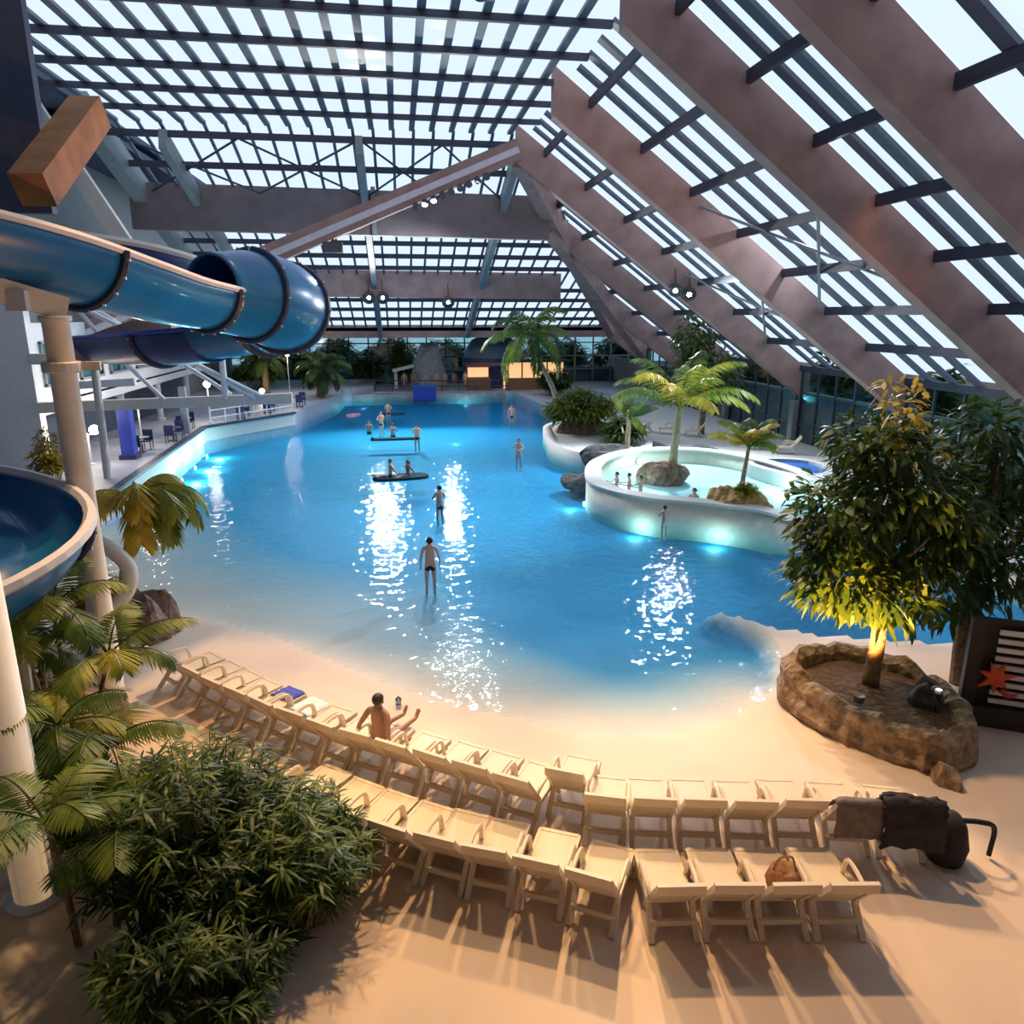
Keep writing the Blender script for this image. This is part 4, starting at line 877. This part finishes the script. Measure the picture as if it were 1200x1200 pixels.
def person(lab, loc, rz, pose='stand', scale=1., skin='skin', trunks='black', hair='hair', female=False):
    J = dict(BASE)
    for s, x in (('l', -1), ('r', 1)):
        J['sh'+s] = (.18*x, 0, 1.41); J['el'+s] = (.25*x, -.02, 1.14); J['wr'+s] = (.27*x, .06, .90); J['ha'+s] = (.27*x, .10, .82)
        J['hip'+s] = (.09*x, 0, .88); J['kn'+s] = (.11*x, .02, .48); J['an'+s] = (.11*x, -.02, .07); J['to'+s] = (.13*x, .15, .03)
        if pose == 'arms': J['el'+s] = (.27*x, .10, 1.20); J['wr'+s] = (.12*x, .26, 1.16); J['ha'+s] = (.05*x, .30, 1.17)
        if pose == 'swim': J['el'+s] = (.27*x, .12, 1.20); J['wr'+s] = (.22*x, .34, 1.24); J['ha'+s] = (.20*x, .43, 1.26); J['kn'+s] = (.13*x, .16, .52); J['an'+s] = (.12*x, -.16, .22); J['to'+s] = (.12*x, -.28, .12)
        if pose == 'prone':
            J['el'+s] = (.28*x, .10, 1.62); J['wr'+s] = (.20*x, .16, 1.85); J['ha'+s] = (.18*x, .17, 1.94); J['to'+s] = (.12*x, -.02, -.10)
        if pose == 'sit':
            J['el'+s] = (.30*x, -.14, 1.16); J['wr'+s] = (.34*x, -.20, .93); J['ha'+s] = (.35*x, -.16, .86); J['kn'+s] = (.12*x, .44, .98 if x < 0 else .90); J['an'+s] = (.13*x, .84, .90); J['to'+s] = (.13*x, .94, 1.04)
    if pose == 'prone': J['head'] = (0, .06, 1.60); J['crown'] = (0, .09, 1.67)
    E = [('pelvis', 'spine'), ('spine', 'chest'), ('chest', 'neck0'), ('neck0', 'neck'), ('neck', 'head'), ('head', 'crown')]
    rad = dict(pelvis=(.15, .105), spine=(.135, .095), chest=(.155, .105), neck0=(.085, .065), neck=.052, head=(.078, .092), crown=(.066, .078))
    if female: rad['spine'] = (.11, .085); rad['chest'] = (.135, .10)
    for s in 'lr':
        E += [('neck0', 'sh'+s), ('sh'+s, 'el'+s), ('el'+s, 'wr'+s), ('wr'+s, 'ha'+s), ('pelvis', 'hip'+s), ('hip'+s, 'kn'+s), ('kn'+s, 'an'+s), ('an'+s, 'to'+s)]
        rad.update({'sh'+s: .062, 'el'+s: .040, 'wr'+s: .026, 'ha'+s: (.040, .018), 'hip'+s: .088, 'kn'+s: .055, 'an'+s: .036, 'to'+s: (.042, .022)})
    V, F = skin_mesh(J, E, rad, 'pelvis'); mb = MB(); mb.add(V, F)
    hc = Vector(J['head']); up = (Vector(J['crown'])-hc).normalized(); fw = Vector((0, 1, 0)) if pose != 'prone' else Vector((0, .8, .6)); fw = (fw-up*fw.dot(up)).normalized(); sdv = fw.cross(up)
    mb.tube([hc+fw*.075+up*.03, hc+fw*.105-up*.005, hc+fw*.08-up*.015], [.010, .017, .010], 6)           # nose
    mb.tube([hc+fw*.083-up*.045-sdv*.025, hc+fw*.092-up*.045, hc+fw*.083-up*.045+sdv*.025], .008, 5)      # lips
    for x in (-1, 1): mb.tube([hc+sdv*(x*.078)+up*.03, hc+sdv*(x*.092), hc+sdv*(x*.078)-up*.03], [.010, .018, .009], 6)   # ears
    for s, x in (('l', -1), ('r', 1)):                                                                       # five fingers each
        h0 = Vector(J['ha'+s]); d = (h0-Vector(J['wr'+s])).normalized(); cr = d.cross(Vector((x, .2, .3))).normalized(); cu = d.cross(cr).normalized()*x
        for k, ln in enumerate((.062, .075, .08, .07)):
            o_ = cr*((k-1.5)*.019); mb.tube([h0+o_-d*.01, h0+o_+d*(.02+ln*.45), h0+o_+d*(.02+ln*.8)-cu*.018], [.010, .0095, .007], 6)
        mb.tube([h0+cr*-.025-d*.04, h0+cr*-.058-d*.012, h0+cr*-.066+d*.02], [.013, .011, .008], 6)
    t = thing('person', lab, 'person', loc, rz); t.scale = (scale,)*3
    mb.build('body', M[skin], t, True)
    # eyes
    e = MB()
    for x in (-1, 1): e.lathe([(.0, -.011), (.011, 0), (0, .011)], hc+fw*.078+up*.025+sdv*(x*.032), 8)
    e.build('eyes', M['hair'], t)
    # hair cap
    bm = bmesh.new(); bmesh.ops.create_icosphere(bm, subdivisions=3, radius=1); c = hc+up*.035-fw*.012
    bmesh.ops.delete(bm, geom=[v for v in bm.verts if v.co.z < -.25+.75*v.co.y], context='VERTS')
    rot = Matrix((sdv, fw, up)).transposed()
    for v in bm.verts: v.co = rot @ Vector((v.co.x*.096, v.co.y*.108, v.co.z*.105))+c
    me = bpy.data.meshes.new('hair'); bm.to_mesh(me); bm.free(); me.materials.append(M[hair]); ho = bpy.data.objects.new('hair', me); C.objects.link(ho); ho.parent = t
    if female: MB().tube([c-fw*.08, c-fw*.11-up*.1, c-fw*.09-up*.24], [.07, .06, .03], 8).build('hair', M[hair], t, True)
    # swim trunks
    J2 = {k: J[k] for k in ('pelvis', 'hipl', 'hipr')}; J2['w'] = tuple(Vector(J['pelvis']).lerp(Vector(J['spine']), .55)); E2 = [('w', 'pelvis'), ('pelvis', 'hipl'), ('pelvis', 'hipr')]
    r2 = {'pelvis': (.165, .122), 'w': (.152, .115), 'hipl': .102, 'hipr': .102}
    for s in 'lr': J2['k'+s] = tuple(Vector(J['hip'+s]).lerp(Vector(J['kn'+s]), .45)); E2.append(('hip'+s, 'k'+s)); r2['k'+s] = .092
    V, F = skin_mesh(J2, E2, r2, 'pelvis'); mesh_obj('swim_trunks', V, F, M[trunks], t, True)
    if female:
        V, F = skin_mesh({'a': J['spine'], 'chest': J['chest']}, [('a', 'chest')], {'a': (.125, .1), 'chest': (.16, .122)}, 'a'); mesh_obj('swim_top', V, F, M[trunks], t, True)
    return t
person('man in black swim trunks standing knee-deep, nearest bather in the pool, seen from behind', (.66, 19.6, zf(.66, 19.6)), -.1, 'stand', 1.0, 'skin_pale', 'black')
person('dark-haired bather standing thigh-deep with arms folded, farther than the man in black trunks', (1.4, 28.3, zf(1.4, 28.3)-.08), .5, 'arms', 1.0, 'skin', 'navy')
def swimmer(lab, x, y, rz, up=.42, skin='skin', tr='navy', sc=1., female=False, hair='hair', wz=WZ):
    if up > .5: return person(lab, (x, y, max(zf(x, y), wz+up-1.78*sc)), rz, 'arms' if up < .9 else 'stand', sc, skin, tr, hair, female)
    return person(lab, (x, y, wz+up-1.78*sc), rz, 'swim', sc, skin, tr, hair, female)
swimmer('bather at the right end of the long dark float', .95, 45.0, 2.9, .75, 'skin', 'black')
swimmer('bather standing at the deep edge far right, under the leaning palm', 8.0, 53.0, 3.0, 1.15, 'skin', 'black')
swimmer('lone swimmer in the shallow right part, farther than the spa wall', 6.2, 38.6, 2.8, .75, 'skin', 'pinkcloth')
swimmer('child leaning against the warm-lit front of the spa wall', 9.35, 24.75, .2, .72, 'skin_pale', 'whitecloth', .78)
swimmer('swimmer left of the group on the glittering water', -2.2, 52.3, 3.1, .3, 'skin_dark', 'black'); swimmer('swimmer in the middle of the group on the glittering water', -1.3, 51, 2.6, .6, 'skin', 'navy')
swimmer('swimmer right of the group on the glittering water', -.55, 50.3, 3.4, .35, 'skin_dark', 'black')
swimmer('bather holding the dark float behind the swimming group', -.9, 56.9, 3.3, .7, 'skin', 'black')
for i, (x, y, l) in enumerate(((9.1, 30.0, 'left'), (9.55, 29.7, 'middle'), (9.9, 29.2, 'right'))): swimmer('dark-haired bather sitting in the spa, %s of three heads in a row' % l, x, y, 1.5, .36, 'skin', 'navy', .95, wz=.42)
swimmer('bather alone in the spa near the golden rocks', 11.3, 26.8, 2.0, .3, 'skin', 'navy', .95, wz=.42)
# floats and their riders
def floatmat(lab, x, y, rz, L, w_, m):
    t = thing('pool_float', lab, 'float', (x, y, WZ-.03), rz); b = MB(); P = []
    for k in range(24):
        a = 2*PI*k/24; P.append((L/2*abs(math.cos(a))**.6*(1 if math.cos(a) > 0 else -1), w_/2*abs(math.sin(a))**.6*(1 if math.sin(a) > 0 else -1)))
    b.prism(P, 0, .13); b.build('mat_body', m, t); MB().tube([(-L*.46, -w_*.3, .14), (-L*.46, w_*.3, .14)], .08, 8).build('pillow', m, t); return t
floatmat('dark teal raft float carrying a lying bather in mid pool', -.1, 34.1, .15, 2.6, 1.1, M['mat_blue'])
p = person('bather lounging on the dark teal raft float', (-.55, 34.0, WZ-.72), 1.9, 'sit', .95, 'skin', 'black')
p = person('second bather sitting up on the dark teal raft float', (.25, 34.2, WZ-.74), 2.2, 'sit', .9, 'skin_dark', 'navy', female=True)
floatmat('long dark narrow float lying across the shallow ledge', -.35, 45.3, .02, 3.0, .5, M['mat_blue']); floatmat('dark float beyond the swimming group', -.6, 57.3, .1, 1.9, .8, M['mat_blue'])
floatmat('pink float near the far left terrace edge', -3.5, 57, 1.2, 1.6, .7, M['pinkcloth'])
# bather on the seventh lounger
s_ = seats[8]; pp = on(s_, (0, .22, 0)); person('dark-haired tanned bather in black shorts sitting on a lounger of the long row', (pp.x, pp.y, -.46), s_[2]-.08, 'sit', 1.0, 'skin_dark', 'black')
# far end crowd
rs = random.Random(8)
COL = ['redcloth', 'pinkcloth', 'redcloth', 'navy', 'redcloth', 'whitecloth']
for i, x in enumerate((.5, 1.6, 3.6, 4.4, 5.3, 6.4)):
    person('far poolside bather in %s swimwear, %s from the left beyond the blue box' % (['red', 'pink', 'bright red', 'navy', 'dark red', 'white'][i], ORD[i]), (x, 72.6+.3*(i % 2), .25), 3+.3*(i % 3), 'stand', .98, ['skin', 'skin_dark', 'skin_pale'][i % 3], COL[i], female=(i % 2 == 0))
t = thing('storage_box', 'cobalt blue box at the far edge of the pool', 'box', (2.3, 69.5, WZ-.2)); MB().box((0, 0, .55), (2.1, 1.0, 1.3)).build('box_body', M['darkblue'], t); MB().box((0, 0, 1.24), (2.2, 1.1, .1)).build('lid', M['basin'], t)

# ------------------------------------------------------------------ far end
t = thing('dome_slide_house', 'grey-blue domed slide house at the far right end', 'dome', (9.6, 76.5, .2)); b = MB(); b.lathe([(3.1, 0), (3.1, 2.6), (2.9, 3.6), (2.2, 4.6), (1.2, 5.1), (0, 5.3)], n=24); b.build('shell', M['dome'], t, True)
MB().lathe([(3.2, 2.5), (3.2, 2.9)], n=24).build('band', M['navyroof'], t); MB().box((0, -3.05, 1.1), (1.6, .3, 2.2)).build('opening', M['navy'], t)
t = thing('shop_counter', 'warm-lit bar counter with orange panels at the far right end', 'counter', (13.2, 71.5, .25))
MB().box((0, 0, .55), (6.0, .6, 1.1)).build('counter_body', M['rattan'], t); MB().box((0, 1.6, 1.3), (6, .1, 2.6)).build('lit_back_wall', M['shop'], t)
for x in (-2.6, -1.2, 0, 1.3, 2.6): MB().box((x, 1.2, 1.3), (.12, .12, 2.6)).build('post', M['darkwood'], t)
MB().box((0, .8, 2.7), (6.6, 2.2, .2)).build('canopy', M['darkwood'], t)
t = thing('shop_counter', 'small orange-lit kiosk left of the warm bar counter', 'kiosk', (7.6, 71.8, .25)); MB().box((0, 0, .6), (2.2, .8, 1.2)).build('counter_body', M['rattan'], t); MB().box((0, .5, 1.5), (2.0, .1, 1.2)).build('lit_back_wall', M['shop'], t); MB().box((0, 0, 2.3), (2.4, 1.4, .14)).build('canopy', M['redcloth'], t)
t = thing('railing', 'dark railing along the far edge of the pool', 'railing', (-2.2, 72, .25))
for z in (.5, 1.0): MB().tube([(0, 0, z), (12.5, -1.9, z)], .05, 6).build('rail', M['steel'], t)
for i in range(9): MB().tube([(12.5*i/8, -1.9*i/8, 0), (12.5*i/8, -1.9*i/8, 1.0)], .045, 6).build('post', M['steel'], t)
t = thing('footbridge', 'white sloping walkway left of the grey rock pillar at the far end', 'bridge', (-.6, 75, .25)); MB().bar((0, 0, 1.7), (2.4, 0, 2.25), 1.0, .3).build('deck', M['white'], t)
for x in (.3, 2.1): MB().box((x, 0, .9), (.3, .3, 1.8)).build('post', M['white'], t)
struct(MB().box((3.2, 69.9, -.6), (15.5, .6, 1.6)).build('trim_3', M['greymid']))
# white loungers and a guard chair on the right deck
for i, (x, y) in enumerate(((15.4, 44.5), (16.6, 43.5), (17.8, 42.2), (19.0, 41.0), (19.6, 37.4), (20.4, 36.0))):
    o = copy_tree(proto); o.location = (x, y, .12); o.rotation_euler = (0, 0, 1.2); o['label'] = 'white lounger on the right deck behind the spa, %s from the far end' % ORD[i]; o['group'] = 'loungers on the right deck'

# ------------------------------------------------------------------ lamps
def spot(t, loc, target, power, col, angle=70, size=.3, blend=.5):
    l = bpy.data.lights.new('bulb', 'SPOT'); l.energy = power; l.color = col; l.spot_size = R(angle); l.spot_blend = blend; l.shadow_soft_size = size
    o = bpy.data.objects.new('bulb', l); C.objects.link(o); o.parent = t; o.location = loc
    d = Vector(target)-(t.location+Vector(loc)); o.rotation_euler = d.to_track_quat('-Z', 'Y').to_euler(); return o
def flood(lab, loc, target, power, col, angle=110, sc=1., lens='lamp_cool', name='floodlight'):
    t = thing(name, lab, 'floodlight', loc, 0); d = (Vector(target)-Vector(loc)).normalized(); rot = d.to_track_quat('-Z', 'Y').to_matrix()
    b = MB(); b.lathe([(.10*sc, .30*sc), (.22*sc, .22*sc), (.28*sc, 0)], n=14); b.V = [tuple(rot @ Vector(v)) for v in b.V]; b.build('lamp_housing', M['house'], t, True)
    b = MB(); b.lathe([(.0, .0), (.26*sc, .02*sc), (.0, .03*sc)], n=14); b.V = [tuple(rot @ (Vector(v)-Vector((0, 0, .01)))) for v in b.V]; b.build('lens', M[lens], t)
    MB().tube([(0, 0, .25*sc), (0, .1, .8*sc)], .04, 6).build('bracket', M['house'], t)
    spot(t, d*.12*sc, target, power, col, angle, .26*sc); return t
cool = (.86, .93, 1.0); warm = (1.0, .62, .27)
flood('bright white floodlight under the second tie beam, left one of the left pair', (-1.95, 57.2, 8.45), (-1, 38, 0), 4200, (1, .96, .86), 120, 1.7)
flood('bright white floodlight under the second tie beam, right one of the left pair', (-.95, 57.2, 8.45), (1, 36, 0), 4200, (1, .96, .86), 120, 1.7)
flood('single bluish floodlight under the second tie beam to the right of the pair', (3.85, 57.2, 8.15), (4, 38, 0), 5500, cool, 120, 1.7)
flood('white floodlight on the apex beam above the spa, left of two', (14.9, 39.7, 8.5), (9, 27, 0), 5000, cool, 120, 1.4)
flood('white floodlight on the apex beam above the spa, right of two', (15.7, 39.7, 8.3), (12, 28, 0), 5000, cool, 120, 1.4)
flood('small round spotlight on the third nearest roof beam', (17.85, 30.7, 11.6), (6, 24, 0), 5000, cool, 110, .8)
flood('warm ceiling spotlight high over the middle of the pool', (2.5, 22, 15.4), (1.4, 6.6, 0), 4700, warm, 52, 1., 'lamp_warm', 'ceiling_spotlight')
flood('warm ceiling spotlight high over the beach at the left', (-2.0, 18, 15.4), (-4.4, 11.6, 0), 5600, (1, .56, .24), 42, 1., 'lamp_warm', 'ceiling_spotlight')
flood('warm ceiling spotlight high over the right of the beach', (5.0, 20, 15.4), (8.6, 7.2, 0), 6500, (1, .64, .36), 50, 1., 'lamp_warm', 'ceiling_spotlight')
flood('added warm fill spotlight, unseen above the nearest loungers', (3.2, 15, 15.5), (3.4, 4.7, 0), 6000, (1, .60, .28), 62, 1., 'lamp_warm', 'ceiling_spotlight')  # extra lamp added to brighten the near deck
flood('added warm fill spotlight, unseen above the leafy bushes', (-3.0, 14, 15.5), (-3.0, 7.8, 0), 3200, (1, .66, .32), 48, 1., 'lamp_warm', 'ceiling_spotlight')  # extra lamp added to warm the bushes and the lower left
up = thing('added_uplight', 'added warm uplight hidden behind the planter wall to tint the tree', 'uplight', (7.85, 10.75, .58)); MB().lathe([(.09, 0), (.10, .12), (0, .10)], n=10).build('lamp_housing', M['house'], up)  # added lamp standing in for the orange reflection over the lower crown
spot(up, (0, 0, .2), (7.6, 11.6, 2.7), 4200, (1, .42, .09), 120, .08)
for k, o in enumerate([o for o in C.objects if o.name.startswith('spotlight') and o.parent is None]):
    spot(o, (0, -.25, -.12), [(-15, 33, 5), (0, 42, 0), (6, 30, 0), (-6, 26, 0), (0, 24, 0), (5, 20, 0), (2, 56, 0), (-3, 60, 0), (12, 30, 0)][k], 9000 if k == 0 else (8000 if k in (6, 7) else 2200), cool, 40 if k == 0 else 75, .17, .8)
# underwater lamps in the pool walls; spa basin and far ones added for brightness
M['lamp_soft'] = mat('soft_lamp', (.8, 1, .95), .4, emit=2.5)
UW = [((-11.25, 44.6, -.75), (1, -.1, 0), 'left wall near the corner'), ((-11.05, 41.2, -.75), (1, -.1, 0), 'left wall, second from the corner'), ((-10.9, 38.0, -.75), (1, -.1, 0), 'left wall, third from the corner'),
      ((7.75, 30.2, -.7), (-1, -.3, 0), 'spa wall at its left end'), ((8.9, 26.1, -.7), (-.6, -1, 0), 'front of the spa wall'), ((11.2, 24.5, -.7), (-.4, -1, 0), 'right part of the spa wall'),
      ((-2.0, 48.2, -1.0), (0, -1, 0), 'ledge edge at the left'), ((3.5, 48.3, -1.0), (0, -1, 0), 'ledge edge in the middle'), ((8.55, 30.4, .12), (1, 0, 0), 'left end of the spa basin'), ((16.55, 28.5, .12), (-1, 0, 0), 'right side of the spa basin'), ((11.8, 35.1, .12), (.05, -1, 0), 'back of the spa basin'), ((6.0, 69.2, -1.0), (0, -1, 0), 'far wall of the pool, added for brightness'), ((-3.5, 68.5, -1.0), (.3, -1, 0), 'far left wall of the pool, added for brightness')]
for loc, d, nm in UW:
    t = thing('underwater_lamp', 'round underwater lamp in the '+nm, 'underwater lamp', loc); d = Vector(d).normalized()
    MB().tube([d*-.05, d*.04], .11, 12).build('lens', M['lamp_soft'], t); MB().tube([d*-.06, d*.0], .15, 12).build('ring', M['rim'], t)
    l = bpy.data.lights.new('bulb', 'POINT'); l.energy = (90 if 'basin' in nm else 40) if 'spa' in nm else (900 if 'far' in nm else 260); l.color = (.75, 1, .95); l.shadow_soft_size = .2; o = bpy.data.objects.new('bulb', l); C.objects.link(o); o.parent = t; o.location = d*.7+Vector((0, 0, .05))

# ------------------------------------------------------------------ sky and view
W = bpy.data.worlds.new('sky'); S.world = W; W.use_nodes = True; bg = W.node_tree.nodes['Background']
bg.inputs['Color'].default_value = (.70, .83, 1.0, 1); bg.inputs['Strength'].default_value = 1.25
S.view_settings.view_transform = 'Standard'; S.view_settings.look = 'None'; S.view_settings.exposure = 0; S.view_settings.gamma = 1; S.view_settings.use_curve_mapping = False
cy = S.cycles; cy.use_denoising = True; cy.max_bounces = 8; cy.diffuse_bounces = 3; cy.glossy_bounces = 3; cy.transparent_max_bounces = 24; cy.transmission_bounces = 4; cy.sample_clamp_indirect = 4; cy.caustics_reflective = False; cy.caustics_refractive = False
